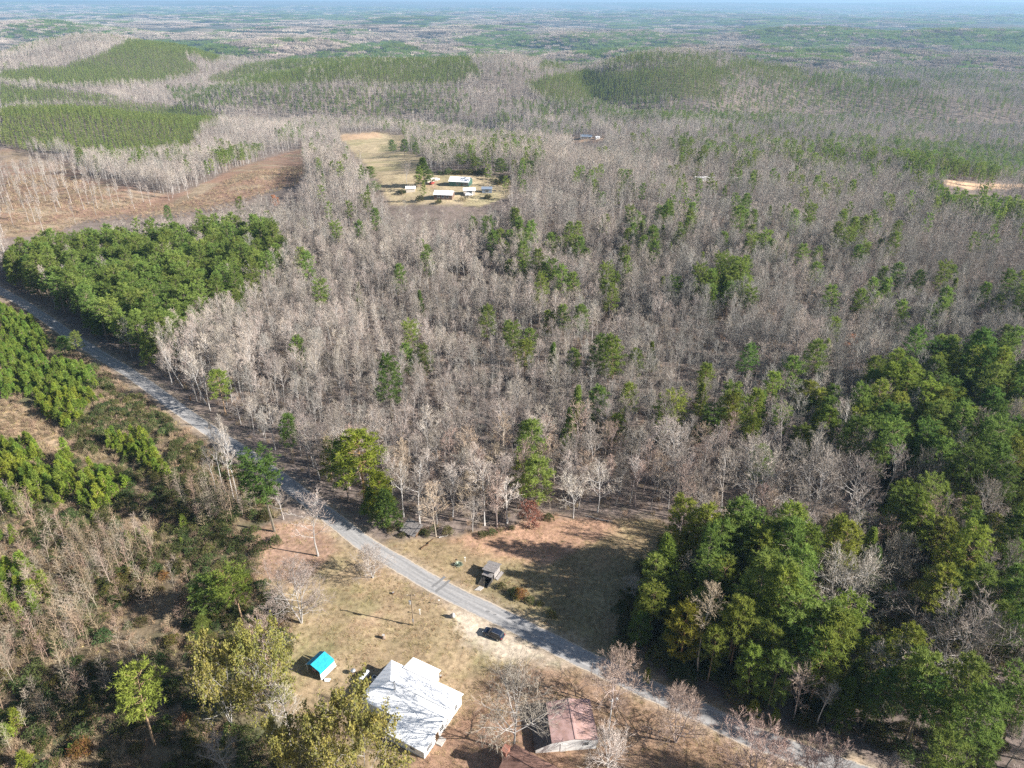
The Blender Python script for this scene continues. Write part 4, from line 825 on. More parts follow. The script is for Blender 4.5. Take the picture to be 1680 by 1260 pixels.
YPP = np.concatenate([YPP, hexgrid(-200, -30, 60, 240, 9)[lambda *_: slice(None)] if False else np.array([gnd(x, y)[:2] for x, y in [(108, 562), (300, 895), (240, 720), (45, 1260), (35, 1195), (210, 800), (305, 870), (395, 1090), (120, 1235), (20, 1215), (1060, 1120), (1030, 1095), (1235, 1175), (1270, 1188)]])])
ky = small_things(YPP, [p[1] for p in YP], 'young_pine', 'young pine', 'bright young pines in the thickets on the left', [p[0] for p in YP], 'pine', 300, (.55, 1.35), ('trunk', 'crown'), ('green', 'yellow', 'olive'))
restY = YPP[ky]
sg = hexgrid(-150, -20, 60, 230, 2.1); SAPZ = [[(-40, 830), (60, 840), (130, 870), (250, 880), (330, 960), (310, 1050), (250, 1110), (150, 1150), (-60, 1290)], [(250, 780), (330, 740), (400, 800), (430, 850), (330, 870)], [(190, 640), (250, 690), (330, 740), (300, 790), (220, 700)]]
sz = np.zeros(len(sg), bool)
for poly in SAPZ: sz |= inzone(sg, poly)
sg = sg[sz & (rng.uniform(0, 1, len(sg)) < .7*sm(.3, .55, fbm(sg[:, 0], sg[:, 1], 12, 77))+.15)]
ks = small_things(sg, SAP, 'sapling', 'sapling', 'pale bare saplings standing in the brush on the left', ['upright', 'slender', 'tall', 'short'], 'pale bare sapling', 300, (.7, 1.4), None, (0, 'pink', 'silver', 'tan'))
TONES['reddish'] = ((1.5, .85, .8, 1), 'reddish')
hg = hexgrid(-160, 30, 60, 240, 2.5); hz = inzone(hg, BRUSH) & (roaddist(hg[:, 0], hg[:, 1]) > 6); hz &= ~inzone(hg, [(0, 650), (60, 668), (110, 700), (118, 748), (0, 722)])
hg = hg[hz & (rng.uniform(0, 1, len(hg)) < .85*sm(.32, .6, fbm(hg[:, 0], hg[:, 1], 16, 57))+.1)]
ditch = np.array([gnd(x, y)[:2] for x, y in [(826, 966), (840, 972), (854, 980), (868, 988), (882, 996), (896, 1004), (846, 985), (905, 1015)]])+rng.normal(0, .4, (8, 2))
misc = np.array([gnd(x, y)[:2] for x, y in [(640, 870), (652, 868), (700, 878), (712, 870), (735, 875), (792, 880), (808, 876), (822, 872), (840, 868), (900, 852), (660, 880), (500, 1250), (455, 1215), (1010, 1210), (695, 876), (430, 900), (452, 890)]])
far_h = np.array([hit(x, y)[:2] for x in range(722, 800, 7) for y in (286,)]+[hit(x, y)[:2] for x, y in [(810, 300), (818, 303), (826, 300), (835, 305), (660, 318), (690, 330), (720, 334), (760, 330), (800, 326)]])
hg = np.concatenate([hg, ditch, misc])
kh = small_things(hg, SHR, 'shrub', 'shrub', 'olive and brown shrubs in the brush and ditch', ['leafy', 'low', 'wide', 'sparse'], 'shrub', 300, (.6, 1.25), None, ('dark', 'olive', 'dark', 'green', 'dark', 'tan', 'olive', 'green', 'reddish'))
bz = hexgrid(-270, 40, 60, 340, 1.35); q = inzone(bz, BRUSH) & (roaddist(bz[:, 0], bz[:, 1]) > 4.6) & (rng.uniform(0, 1, len(bz)) < .25+.6*sm(.4, .62, fbm(bz[:, 0], bz[:, 1], 10, 78))); bz = bz[q]
fw = hexgrid(-330, 360, 70, 430, 4.2); fw = fw[inview(fw, 10)]; okf = classify(fw)[0]; fw = fw[okf]
us = hexgrid(0, 260, 60, 260, 3.0); ux, uy, _ = proj(us[:, 0], us[:, 1], np.zeros(len(us))+3); um = np.zeros(len(us), bool)
for k_ in (1, 2, 3, 5): um |= inpoly(ux, uy, PINEZ[k_][0])
us = us[um & (roaddist(us[:, 0], us[:, 1]) > 6) & (rng.uniform(0, 1, len(us)) < .7)]
fw2 = hexgrid(-560, -150, 380, 700, 3.8); okc = inzone(fw2, CLEAR[0][0]) & (rng.uniform(0, 1, len(fw2)) < .95); fw2 = fw2[okc]
edge = RC[np.random.default_rng(4).integers(0, len(RC), 900)]+rng.normal(0, 1, (900, 2)); 
def z3(P): return np.concatenate([P, terr(P[:, 0], P[:, 1])[:, None]-.03], 1)
scatter('brush', [(z3(far_h), SHR, (1.6, 2.4)), (z3(bz), BRU, (.5, 1.15)), (z3(fw), BRU, (.6, 1.3)), (z3(fw2), BRU, (.6, 1.5)), (z3(hg[kh]), SHR, (.6, 1.2)), (z3(us), SHR, (.8, 1.9)), (z3(restY), YP_J, (.75, 1.3))])
gg = hexgrid(-90, 90, 56, 190, .8); gm = (inzone(gg, YARD) | inzone(gg, FIELD)) & (roaddist(gg[:, 0], gg[:, 1]) > 3.1) & (rng.uniform(0, 1, len(gg)) < .25+.75*sm(.4, .6, fbm(gg[:, 0], gg[:, 1], 5, 79)))
gm &= ~inzone(gg, [(745, 996), (800, 1012), (915, 1085), (820, 1075), (770, 1050)])
gv = edge[(roaddist(edge[:, 0], edge[:, 1]) > 3.0)]
scatter('grass', [(z3(gg[gm]), GRS, (.45, 1.0)), (z3(bz[:3500]+rng.uniform(-1, 1, (min(3500, len(bz)), 2))), GRS, (1.2, 2.2))])
# ------------------------------------------------------------------ buildings
def V3(*a): return Vector(a)
def window(x, y, z, w, h, ax, parent, out=1):
    """window on a wall; ax='x': the wall runs along local x (faces -y/+y), ax='y': runs along y"""
    f = MB(); g_ = MB(); t = .06*out
    def bx(m_, a0, a1, z0, z1, d0, d1):
        if ax == 'x': m_.box(a0, a1, min(y+d0*out, y+d1*out), max(y+d0*out, y+d1*out), z0, z1)
        else: m_.box(min(x+d0*out, x+d1*out), max(x+d0*out, x+d1*out), a0, a1, z0, z1)
    c = x if ax == 'x' else y
    bx(f, c-w/2-.08, c+w/2+.08, z-.1, z, .0, .09); bx(f, c-w/2-.08, c+w/2+.08, z+h, z+h+.1, .0, .09)
    bx(f, c-w/2-.08, c-w/2, z, z+h, .0, .08); bx(f, c+w/2, c+w/2+.08, z, z+h, .0, .08); bx(f, c-w/2, c+w/2, z+h/2-.03, z+h/2+.03, .0, .06)
    wf = part('window', f, M['white'], parent); bx(g_, c-w/2, c+w/2, z, z+h, .0, .04); part('pane', g_, M['glass'], wf)
def seams(mb, a, b, c, d, step):                        # raised ribs running from edge ab (top) to edge dc (bottom)
    a, b, c, d = map(Vector, (a, b, c, d)); n = max(2, int((c-d).length/step))
    for i in range(1, n):
        p, q = a.lerp(b, i/n), d.lerp(c, i/n); s = (b-a if (b-a).length > .1 else c-d).normalized()*.035; up = Vector((0, 0, .02))
        mb.face([p-s+up, q-s+up, q+s+up, p+s+up]); mb.face([p-s, q-s, q-s+up, p-s+up]); mb.face([p+s, p+s+up, q+s+up, q+s])
def gabled(name, label, cat, loc, rz, L, Wd, H, ridge, wall, roof, over_=.4, wins=(), door=None, group=None, th=.12, ribs=.9):
    """ridge along local x, centred on the origin"""
    t = thing(name, label, cat, loc, rz, group); w = MB(); x, y = L/2, Wd/2
    w.box(-x, x, -y, y, -.6, H-.1)
    for sx in (-1, 1): w.face([(sx*x, -y, H-.1), (sx*x, y, H-.1), (sx*x, 0, H-.1+(ridge-H)*.93)])
    part('wall', w, wall, t); r = MB(); X, Yv = x+over_, y+over_; e = H-.1*(over_ > 0)
    r.slab([(-X, -Yv, e), (X, -Yv, e), (X, 0, ridge), (-X, 0, ridge)], th); r.slab([(-X, 0, ridge+.002), (X, 0, ridge+.002), (X, Yv, e), (-X, Yv, e)], th)
    if ribs:
        seams(r, (-X, 0, ridge), (X, 0, ridge), (X, -Yv, e), (-X, -Yv, e), ribs); seams(r, (-X, 0, ridge), (X, 0, ridge), (X, Yv, e), (-X, Yv, e), ribs)
    r.box(-X, X, -.12, .12, ridge-.05, ridge+.06); part('roof', r, roof, t)
    for (ax, c, z, ww, hh, side) in wins:
        if ax == 'x': window(c, side*y, z, ww, hh, 'x', t, side)
        else: window(side*x, c, z, ww, hh, 'y', t, side)
    if door:
        ax, c, side = door; m_ = MB()
        if ax == 'x': m_.box(c-.5, c+.5, min(side*y, side*(y+.05)), max(side*y, side*(y+.05)), 0, 2.1)
        else: m_.box(min(side*x, side*(x+.05)), max(side*x, side*(x+.05)), c-.5, c+.5, 0, 2.1)
        part('door', m_, M['wood_brown'], t)
    return t
# white metal roofed house
hs = thing('house', 'white house with a bright white hipped metal roof at the bottom of the yard', 'house', (-24.2, 99.9, 0), R(-27.8))
w = MB(); w.box(.4, 16.7, -9.9, -.35, -.3, 2.82); w.box(3.9, 9.7, -.35, 2.5, -.3, 2.5); w.box(8.4, 16.7, -13.1, -9.9, -.3, 2.5)
w.face([(16.68, -9.9, 2.8), (16.68, -.4, 2.8), (16.68, -5.1, 4.22)]); part('wall', w, M['white'], hs)
r = MB(); r1, r2 = (3.7, -5.1, 4.35), (17.05, -5.1, 4.35)
r.slab([(0, 0, 2.9), (17.05, 0, 2.9), r2, r1][::-1], .12); r.slab([(0, -10.2, 2.9), (17.05, -10.2, 2.9), r2, r1], .12); r.slab([(0, 0, 2.9), r1, (0, -10.2, 2.9)][::-1], .12)
seams(r, r1, r2, (17.05, 0, 2.9), (3.7, 0, 2.9), .9); seams(r, r1, r2, (17.05, -10.2, 2.9), (3.7, -10.2, 2.9), .9)
for k in range(1, 6):
    for sgn in (0, 1):
        p, q = ((3.7*k/6, -5.1*k/6, 2.9+1.45*k/6), (3.7*k/6, 0.0, 2.9)) if sgn == 0 else ((3.7*k/6, -10.2+5.1*k/6, 2.9+1.45*k/6), (3.7*k/6, -10.2, 2.9))
        seams(r, p, tuple(np.array(p)+(.1, 0, 0)), tuple(np.array(q)+(.1, 0, 0)), q, .04)
for k in range(1, 11):
    yk = -10.2*k/11; xk = 3.7*(1-abs(yk+5.1)/5.1); a = Vector((0, yk, 2.93)); b = Vector((xk, yk, 2.93+1.45*xk/3.7)); s = Vector((0, .03, 0)); u_ = Vector((0, 0, .04)); r.face([a-s+u_, a+s+u_, b+s+u_, b-s+u_])
r.box(3.7, 17.0, -5.22, -4.98, 4.33, 4.43)
rf = part('roof', r, M['roof_white'], hs)
v = MB(); v.cyl((5.6, -6.2, 4.2), (5.6, -6.2, 6.3), .16, .16, 10); v.cyl((5.6, -6.2, 6.3), (5.6, -6.2, 6.45), .26, .2, 10); part('vent_pipe', v, M['steel'], rf)
v = MB(); v.cyl((12.4, -2.4, 3.7), (12.4, -2.4, 4.4), .06, .06, 8); part('vent_pipe', v, M['steel'], rf)
r = MB(); r.slab([(3.4, -.7, 3.3), (10.1, -.7, 3.3), (10.1, 2.8, 2.62), (3.4, 2.8, 2.62)], .12); seams(r, (3.4, -.7, 3.3), (10.1, -.7, 3.3), (10.1, 2.8, 2.62), (3.4, 2.8, 2.62), .9); part('porch_roof', r, M['roof_white'], hs)
r = MB(); r.slab([(8.0, -13.5, 2.5), (17.07, -13.5, 2.5), (17.07, -10.1, 2.93), (8.0, -10.1, 2.93)], .12); seams(r, (8, -10.1, 2.93), (17.07, -10.1, 2.93), (17.07, -13.5, 2.5), (8, -13.5, 2.5), .9); part('porch_roof', r, M['roof_white'], hs)
for yy in (-2.4, -7.4): window(16.7, yy, 1.0, 1.0, 1.2, 'y', hs, 1)
window(16.7, -11.4, .9, 1.6, 1.0, 'y', hs, 1); window(11.0, -13.1, 1.0, 1.1, 1.1, 'x', hs, -1); window(14.2, -13.1, 1.0, 1.1, 1.1, 'x', hs, -1); window(5.8, 2.5, .9, 1, 1.1, 'x', hs, 1); window(.4, -5.0, 1.0, 1.0, 1.1, 'y', hs, -1)
d = MB(); d.box(7.6, 8.6, 2.5, 2.56, 0, 2.05); dr = part('door', d, M['wood_brown'], hs); d = MB(); d.box(8.4, 8.46, 2.56, 2.64, .95, 1.05); part('handle', d, M['steel'], dr)
d = MB(); d.box(16.7, 16.76, -9.4, -8.4, 0, 2.05); part('door', d, M['wood_brown'], hs)
m_ = MB(); m_.box(16.85, 18.1, -9.7, -8.1, 0, .3); part('step', m_, M['concrete'], hs)
# propane tank
p0 = gnd(597.5, 1114, 0); tk = thing('propane_tank', 'white horizontal propane tank lying in the shadow of the white roofed house', 'gas tank', (p0.x, p0.y, 0), R(61)); b = MB()
prof = [(-1.5, .12), (-1.44, .3), (-1.3, .45), (-1.1, .52), (1.1, .52), (1.3, .45), (1.44, .3), (1.5, .12)]
b.tube([np.array((a, 0, .85)) for a, _ in prof], [q for _, q in prof], 14); part('body', b, M['tank'], tk, True)
for sx in (-1.5, 1.5):
    b = MB(); b.cyl((sx*.985, 0, .85), (sx*1.0, 0, .85), .13, .1, 10); part('end_cap', b, M['tank'], tk)
for sx in (-.9, .9):
    b = MB(); b.box(sx-.12, sx+.12, -.42, .42, 0, .42); part('leg', b, M['concrete'], tk)
b = MB(); b.cyl((0, 0, 1.34), (0, 0, 1.55), .2, .2, 12); part('valve_dome', b, M['tank'], tk)
# small white box by the wall
p0 = gnd(615, 1116, 0); t = thing('air_conditioner', 'small white box unit beside the bluish end of the house roof', 'air conditioner', (p0.x, p0.y, 0), R(-28)); b = MB(); b.box(-.45, .45, -.4, .4, .1, 1.0); part('housing', b, M['white'], t)
b = MB(); b.cyl((0, 0, 1.0), (0, 0, 1.04), .33, .33, 14); part('fan_grille', b, M['black'], t); b = MB(); b.box(-.6, .6, -.55, .55, 0, .1); part('base', b, M['concrete'], t)
# kettle grill
p0 = gnd(580, 1105, 0); t = thing('grill', 'small dark kettle grill with a pale lid standing left of the propane tank', 'grill', (p0.x, p0.y, 0), .4); b = MB(); b.tube([np.array((0, 0, z)) for z in (.55, .65, .8, .9)], [.15, .42, .52, .52], 14); part('bowl', b, M['black'], t, True)
b = MB(); b.tube([np.array((0, 0, z)) for z in (.9, 1.05, 1.18, 1.25)], [.52, .46, .28, .05], 14); part('lid', b, M['steel'], t, True)
for k in range(3): b = MB(); b.cyl((.2*math.cos(k*2.1), .2*math.sin(k*2.1), .6), (.42*math.cos(k*2.1), .42*math.sin(k*2.1), 0), .025, .025, 6); part('leg', b, M['black'], t)
# turquoise covered shed
t = thing('canopy_shed', 'turquoise roofed canopy shed with a white lower edge beside the leafy tree', 'shed', (-38.75, 100.0, 0), R(-32)); X, Y = 1.95, 1.95
b = MB(); b.slab([(-X, -Y, 2.15), (-.5, -Y, 2.95), (-.5, Y, 2.95), (-X, Y, 2.15)][::-1], .05); part('shade_tinted_roof_panel', b, M['teal_dk'], t)  # left slope: its shade is put into the deeper turquoise
b = MB(); b.slab([(-.5, -Y, 2.952), (X, -Y, 2.3), (X, Y, 2.3), (-.5, Y, 2.952)], .05); part('roof_panel', b, M['teal'], t)
b = MB(); b.box(X-.02, X+.03, -Y, Y, 1.55, 2.25); b.box(X+.0, X+.05, -Y, Y, 2.12, 2.28); part('side_panel', b, M['teal'], t)
b = MB(); b.box(X-.01, X+.06, -Y+.5, Y-.5, 1.62, 2.02); part('side_window', b, M['teal_dk'], t)
b = MB(); b.slab([(X, -Y, 1.56), (X+.35, -Y-.1, .35), (X+.35, Y+.1, .35), (X, Y, 1.56)], .03); part('white_skirt', b, M['white'], t)
b = MB(); b.slab([(-X, -Y, 2.12), (-X-.75, -Y, 1.2), (-X-.75, Y*.4, 1.2), (-X, Y*.4, 2.12)][::-1], .03); part('white_flap', b, M['tank'], t)
for sx, sy in ((-1, -1), (-1, 1), (1, -1), (1, 1)): b = MB(); b.cyl((sx*(X-.1), sy*(Y-.1), 0), (sx*(X-.1), sy*(Y-.1), 2.2), .05, .05, 8); part('post', b, M['white'], t)
b = MB(); b.box(-X+.1, X-.1, Y-.12, Y-.06, 0, 2.2); part('back_wall', b, M['wood_brown'], t)
b = MB(); b.box(-1.3, -.3, -1.2, .8, 0, .9); b.box(-.1, 1.2, -.9, .4, 0, .7); part('stored_crates', b, M['rust'], t)
# rusty roofed outbuilding with a white front
ob = thing('outbuilding', 'outbuilding with a rusty pink metal roof and a white front wall', 'outbuilding', (11.2, 86.3, 0), R(5)); w = MB(); x, y = 4.0, 4.0
w.box(-x, x, -y, y, -.2, 2.75); part('wall', w, M['white'], ob)
w = MB(); w.face([(-x, -y-.003, 2.7), (x, -y-.003, 2.7), (.1, -y-.003, 3.35)]); w.face([(-x-3.1, -y-.003, -.1), (-x, -y-.003, -.1), (-x, -y-.003, 2.72), (-x-3.1, -y-.003, .95)]); part('front_gable', w, M['white'], ob)
r = MB(); r.slab([(-4.25, -4.2, 2.8), (.1, -4.2, 3.45), (.1, 4.3, 3.45), (-4.25, 4.3, 2.8)], .1); seams(r, (.1, -4.2, 3.45), (.1, 4.3, 3.45), (-4.25, 4.3, 2.8), (-4.25, -4.2, 2.8), .7)
r.slab([(.1, -4.2, 3.452), (4.25, -4.2, 2.8), (4.25, 4.3, 2.8), (.1, 4.3, 3.452)], .1); seams(r, (.1, -4.2, 3.45), (.1, 4.3, 3.45), (4.25, 4.3, 2.8), (4.25, -4.2, 2.8), .7); r.box(-.05, .25, -4.2, 4.3, 3.42, 3.5); part('roof', r, M['rust'], ob)
r = MB(); r.slab([(-7.3, -4.1, .95), (-4.02, -4.1, 2.72), (-4.02, 4.0, 2.72), (-7.3, 4.0, .95)], .08); lr = part('lean_to_roof', r, M['lean'], ob)
window(2.1, -4.0, 1.2, .8, .9, 'x', ob, -1); d = MB(); d.box(-2.6, -1.5, -4.06, -4.0, 0, 2.05); part('door', d, M['white'], ob)
for yy in (-3.2, -1.0, 1.6): b = MB(); b.box(4.06, 4.5, yy-.25, yy+.25, .3, .9); part('side_box', b, M['steel'], ob)
# brick house at the bottom edge
P, Q = gnd(858, 1222, 3.6), gnd(934, 1266, 3.2); dq = (Q-P); ang = math.atan2(dq.y, dq.x); mid = P.lerp(Q, .62)
bh = gabled('brick_house', 'brick house with a dark red brown roof cut by the bottom edge', 'house', (mid.x-2.3*math.sin(-ang)*1-1.0, mid.y-2.2, 0), ang, dq.length*1.35, 5.2, 2.7, 4.1, M['brick'], M['rust_dk'], wins=(('y', .8, 1.0, .9, 1.0, -1), ('x', 1.0, 1.0, 1.0, 1.0, -1)), door=('x', -1.2, -1), ribs=0)
b = MB(); cx_ = -dq.length*.675-.5; b.box(cx_-.45, cx_+.45, -.7, .7, -.1, 4.9); b.box(cx_-.55, cx_+.55, -.8, .8, 4.9, 5.1); part('chimney', b, M['brick'], bh)
# weathered stand by the road
ws = thing('weathered_shed', 'tiny weathered grey board shed standing open in the clearing', 'shed', (-4.6, 127.5, 0), R(-27)); r = MB()
for k in range(7): y0 = -1.75+k*.5; r.slab([(-1.7, y0, 2.15+.02*(k % 2)), (1.7, y0, 2.45+.02*(k % 2)), (1.7+random.uniform(-.15, .15), y0+.47, 2.45+.02*(k % 2)), (-1.7-random.uniform(-.1, .2), y0+.47, 2.15+.02*(k % 2))], .04)
part('roof', r, M['wood_grey'], ws)
w = MB(); w.box(-1.4, -1.3, -1.4, 1.4, 0, 2.1); w.box(1.25, 1.35, -1.4, 1.4, 0, 2.35); w.box(-1.3, 1.25, 1.3, 1.4, 0, 2.15); part('wall', w, M['wood_grey'], ws)
w = MB(); w.slab([(-1.3, -2.5, 1.35), (1.3, -2.5, 1.35), (1.3, -1.45, 1.8), (-1.3, -1.45, 1.8)], .05); part('front_board', w, M['wood_grey'], ws)
for sx in (-1.35, 1.3): w = MB(); w.box(sx-.05, sx+.05, -2.5, -2.4, 0, 1.6); part('post', w, M['wood_grey'], ws)
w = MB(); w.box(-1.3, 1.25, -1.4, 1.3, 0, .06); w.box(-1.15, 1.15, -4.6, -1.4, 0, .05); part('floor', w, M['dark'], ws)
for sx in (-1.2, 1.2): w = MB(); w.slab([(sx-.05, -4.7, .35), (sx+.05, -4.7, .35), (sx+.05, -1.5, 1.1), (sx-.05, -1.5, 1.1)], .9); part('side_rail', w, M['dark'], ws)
w = MB(); w.slab([(1.5, -1.2, .25), (2.2, -1.4, .1), (2.4, 1.6, .1), (1.6, 1.7, .3)], .06); part('loose_board', w, M['wood_grey'], ws)
p0 = gnd(786, 966, 0); b = MB(); b.slab([(-1.1, -.5, .16), (.3, -.7, .16), (1.1, .3, .16), (.1, .8, .16)], .22); o = tag(part('concrete_slab', b, M['concrete'], None), 'pale broken concrete slab between the tiny shed and the road', 'slab'); o.location = p0
# collapsed shed at the wood edge
p0 = gnd(675, 872, 0); cs = thing('collapsed_shed', 'collapsed grey shed leaning into the wood edge beside the road', 'shed', p0, R(-35))
r = MB()
for k in range(6): r.slab([(-2.4+k*.85, -1.8, .5+.1*(k % 3)), (-1.6+k*.85, -1.8, .5+.1*(k % 3)), (-1.6+k*.85, 1.7, 2.2+.08*(k % 2)), (-2.4+k*.85, 1.7, 2.2+.08*(k % 2))], .05)
part('fallen_roof', r, M['wood_grey'], cs); w = MB(); w.box(-2.2, 2.4, 1.4, 1.5, 0, 2.1); w.box(2.3, 2.4, -1.0, 1.4, 0, 1.3); part('wall', w, M['wood_brown'], cs)
# ------------------------------------------------------------------ road side and yard things
def post_thing(name, label, cat, px, py, ty, rad, m_, extra=None):
    g_, h = top_h(px, py, ty); t = thing(name, label, cat, g_); b = MB(); b.cyl((0, 0, -.2), (0, 0, h), rad, rad*.7, 10); part('pole', b, m_, t)
    if extra: extra(t, h)
    return t
def util(t, h):
    b = MB(); b.box(-.9, .9, -.06, .06, h-.55, h-.42); part('crossarm', b, M['pole'], t)
    for sx in (-.8, 0, .8): b = MB(); b.cyl((sx, 0, h-.42), (sx, 0, h-.25), .05, .04, 8); part('insulator', b, M['white'], t)
    b = MB(); b.cyl((-.38, -.1, h-2.9), (-.38, -.1, h-2.0), .24, .24, 12); part('transformer', b, M['steel'], t); b = MB(); b.box(-.15, .15, -.35, -.17, 1.4, 2.1); part('meter_box', b, M['steel'], t)
post_thing('utility_pole', 'wooden utility pole throwing a long thin shadow across the yard', 'utility pole', 678.5, 1026, 974, .15, M['pole'], util)
def lampx(t, h):
    b = MB(); b.cyl((0, 0, h-.3), (.9, .25, h-.05), .035, .035, 6); part('arm', b, M['steel'], t); b = MB(); b.cyl((.9, .25, h-.32), (.9, .25, h), .26, .12, 12); part('lamp_head', b, M['white'], t)
    b = MB(); b.cyl((-.25, 0, h-.55), (.25, 0, h-.55), .09, .09, 8); part('insulator', b, M['white'], t)
post_thing('lamp_pole', 'slim white yard lamp pole beside the rusty roofed outbuilding', 'lamp pole', 999, 1200, 1147, .13, M['white'], lampx)
def cap(t, h): b = MB(); b.box(-.16, .16, -.16, .16, h, h+.1); part('cap', b, M['white'], t)
post_thing('yard_post', 'short white post just right of the utility pole', 'post', 689, 1008, 1000.5, .09, M['white'], cap)
post_thing('marker_post', 'thin dark marker post at the near road edge', 'post', 720.5, 991.5, 985, .05, M['pole'], cap)
def lump(name, label, cat, px, py, w_, h_, m_, seed):
    rg = np.random.default_rng(seed); bm = bmesh.new(); bmesh.ops.create_icosphere(bm, subdivisions=3, radius=1)
    for v_ in bm.verts:
        n_ = 1+.12*math.sin(v_.co.x*4+seed)+.1*math.sin(v_.co.y*5+v_.co.z*3); v_.co = Vector((v_.co.x*w_/2*n_, v_.co.y*w_/2*.8*n_, max(-.1, (v_.co.z*.6+.5)*h_*n_)))
    me = bpy.data.meshes.new(name); bm.to_mesh(me); bm.free(); me.materials.append(m_); return tag(link(name, me, None, gnd(px, py)), label, cat)
lump('boulder', 'pale upright boulder on the grass at the driveway corner', 'boulder', 743, 1013, 1.25, 1.2, M['concrete'], 1)
lump('rock', 'small white rock on the ground below the turquoise shed', 'rock', 537, 1116, 1.2, .25, M['white'], 5)
def stump(label, px, py, r_, h_, m_, cut):
    t = thing('tree_stump', label, 'stump', gnd(px, py), 0); b = MB(); b.tube([np.array((0, 0, z)) for z in (-.1, .1, h_*.6, h_)], [r_*1.4, r_*1.1, r_, r_*.95], 12); part('trunk', b, m_, t, True)
    b = MB(); b.cyl((0, 0, h_-.01), (0, 0, h_+.02), r_*.9, r_*.9, 12); part('cut_face', b, cut, t)
stump('cut tree stump with a pale top in the middle of the yard', 629.5, 1047, .35, .95, M['pbark'], M['concrete']); stump('low dark stump near the road left of the utility pole', 645, 974, .3, .4, M['wood_brown'], M['wood_grey'])
stump('dark upright snag stump on the bank beside the shaded road', 312.5, 656, .25, 1.7, M['wood_brown'], M['wood_grey']); stump('pale stump beside the wing of the white roofed house', 723, 1111, .25, .5, M['wood_brown'], M['concrete'])
ag = thing('agave', 'spiky pale green agave casting a dark shadow in the clearing', 'agave', gnd(753, 928)); b = MB()
for k in range(34):
    a = k*2.4; el = .25+1.1*(k/34); L_ = 1.25; dd = np.array((math.cos(a)*math.cos(el), math.sin(a)*math.cos(el), math.sin(el))); sd = np.array((-math.sin(a), math.cos(a), 0))*.1; up_ = np.array((0, 0, .06))
    p_ = np.array((math.cos(a)*.15, math.sin(a)*.15, .1)); q_ = p_+dd*L_*.55; e_ = p_+dd*L_+np.array((0, 0, -.12))
    b.face([p_-sd*.7, p_+sd*.7, q_+sd, q_-sd]); b.face([q_-sd, q_+sd, e_])
part('leaves', b, M['agave'], ag)
post_thing('yard_post', 'short white stake just right of the agave', 'post', 763, 921, 915, .08, M['white'], cap)
def log(label, a, b_, r_, m_, z=.15):
    A, B = gnd(*a, z), gnd(*b_, z); mb = MB(); n = 6; P_ = [np.array(A.lerp(B, i/n))+np.random.default_rng(i).normal(0, .08, 3)*[1, 1, .3] for i in range(n+1)]
    mid_ = (np.array(A)+np.array(B))/2; P_ = [p-mid_ for p in P_]; mb.tube(P_, [r_*(1-.5*i/n) for i in range(n+1)], 8, 0); mb.face([mb.v[k] for k in range(8)])
    for q in range(3): p_ = P_[2+q]; mb.tube([p_, p_+np.array((random.uniform(-.8, .8), random.uniform(-.8, .8), .5))], [r_*.4, r_*.1], 5, 0)
    o = tag(part('fallen_log', mb, m_, None, True), label, 'log', 'fallen logs and boards'); o.location = mid_
log('dark fallen log lying from the wood edge towards the road', (690, 901), (711, 884), .18, M['wood_brown']); log('pale fallen log on the leaf litter above the dark log', (720, 882), (743, 875), .16, M['bark'])
log('bleached fallen trunk on the shaded top of the clearing', (976, 851), (1004, 855), .2, M['bark']); log('pale fallen branch under the tangled bare tree', (960, 846), (982, 850), .12, M['bark']); log('fallen pale log at the left of the white row of trees', (1190, 845), (1215, 838), .18, M['bark'])
for lab, a, b_ in (('left of the four pale fallen rails in the brush', (311, 1114), (317, 1104)), ('second of the four pale fallen rails in the brush', (320, 1121), (333, 1111)), ('third of the four pale fallen rails in the brush', (330, 1127), (342, 1119)), ('right end one of the four pale fallen rails in the brush', (342, 1119), (353, 1112)), ('pale fallen board below the large leafy tree', (424, 1232), (441, 1214)), ('second fallen board just left of the longer one', (430, 1228), (446, 1202)), ('pale thin log under the olive leafy tree', (354, 1170), (362, 1160))):
    log(lab, a, b_, .1, M['bark'], .35)
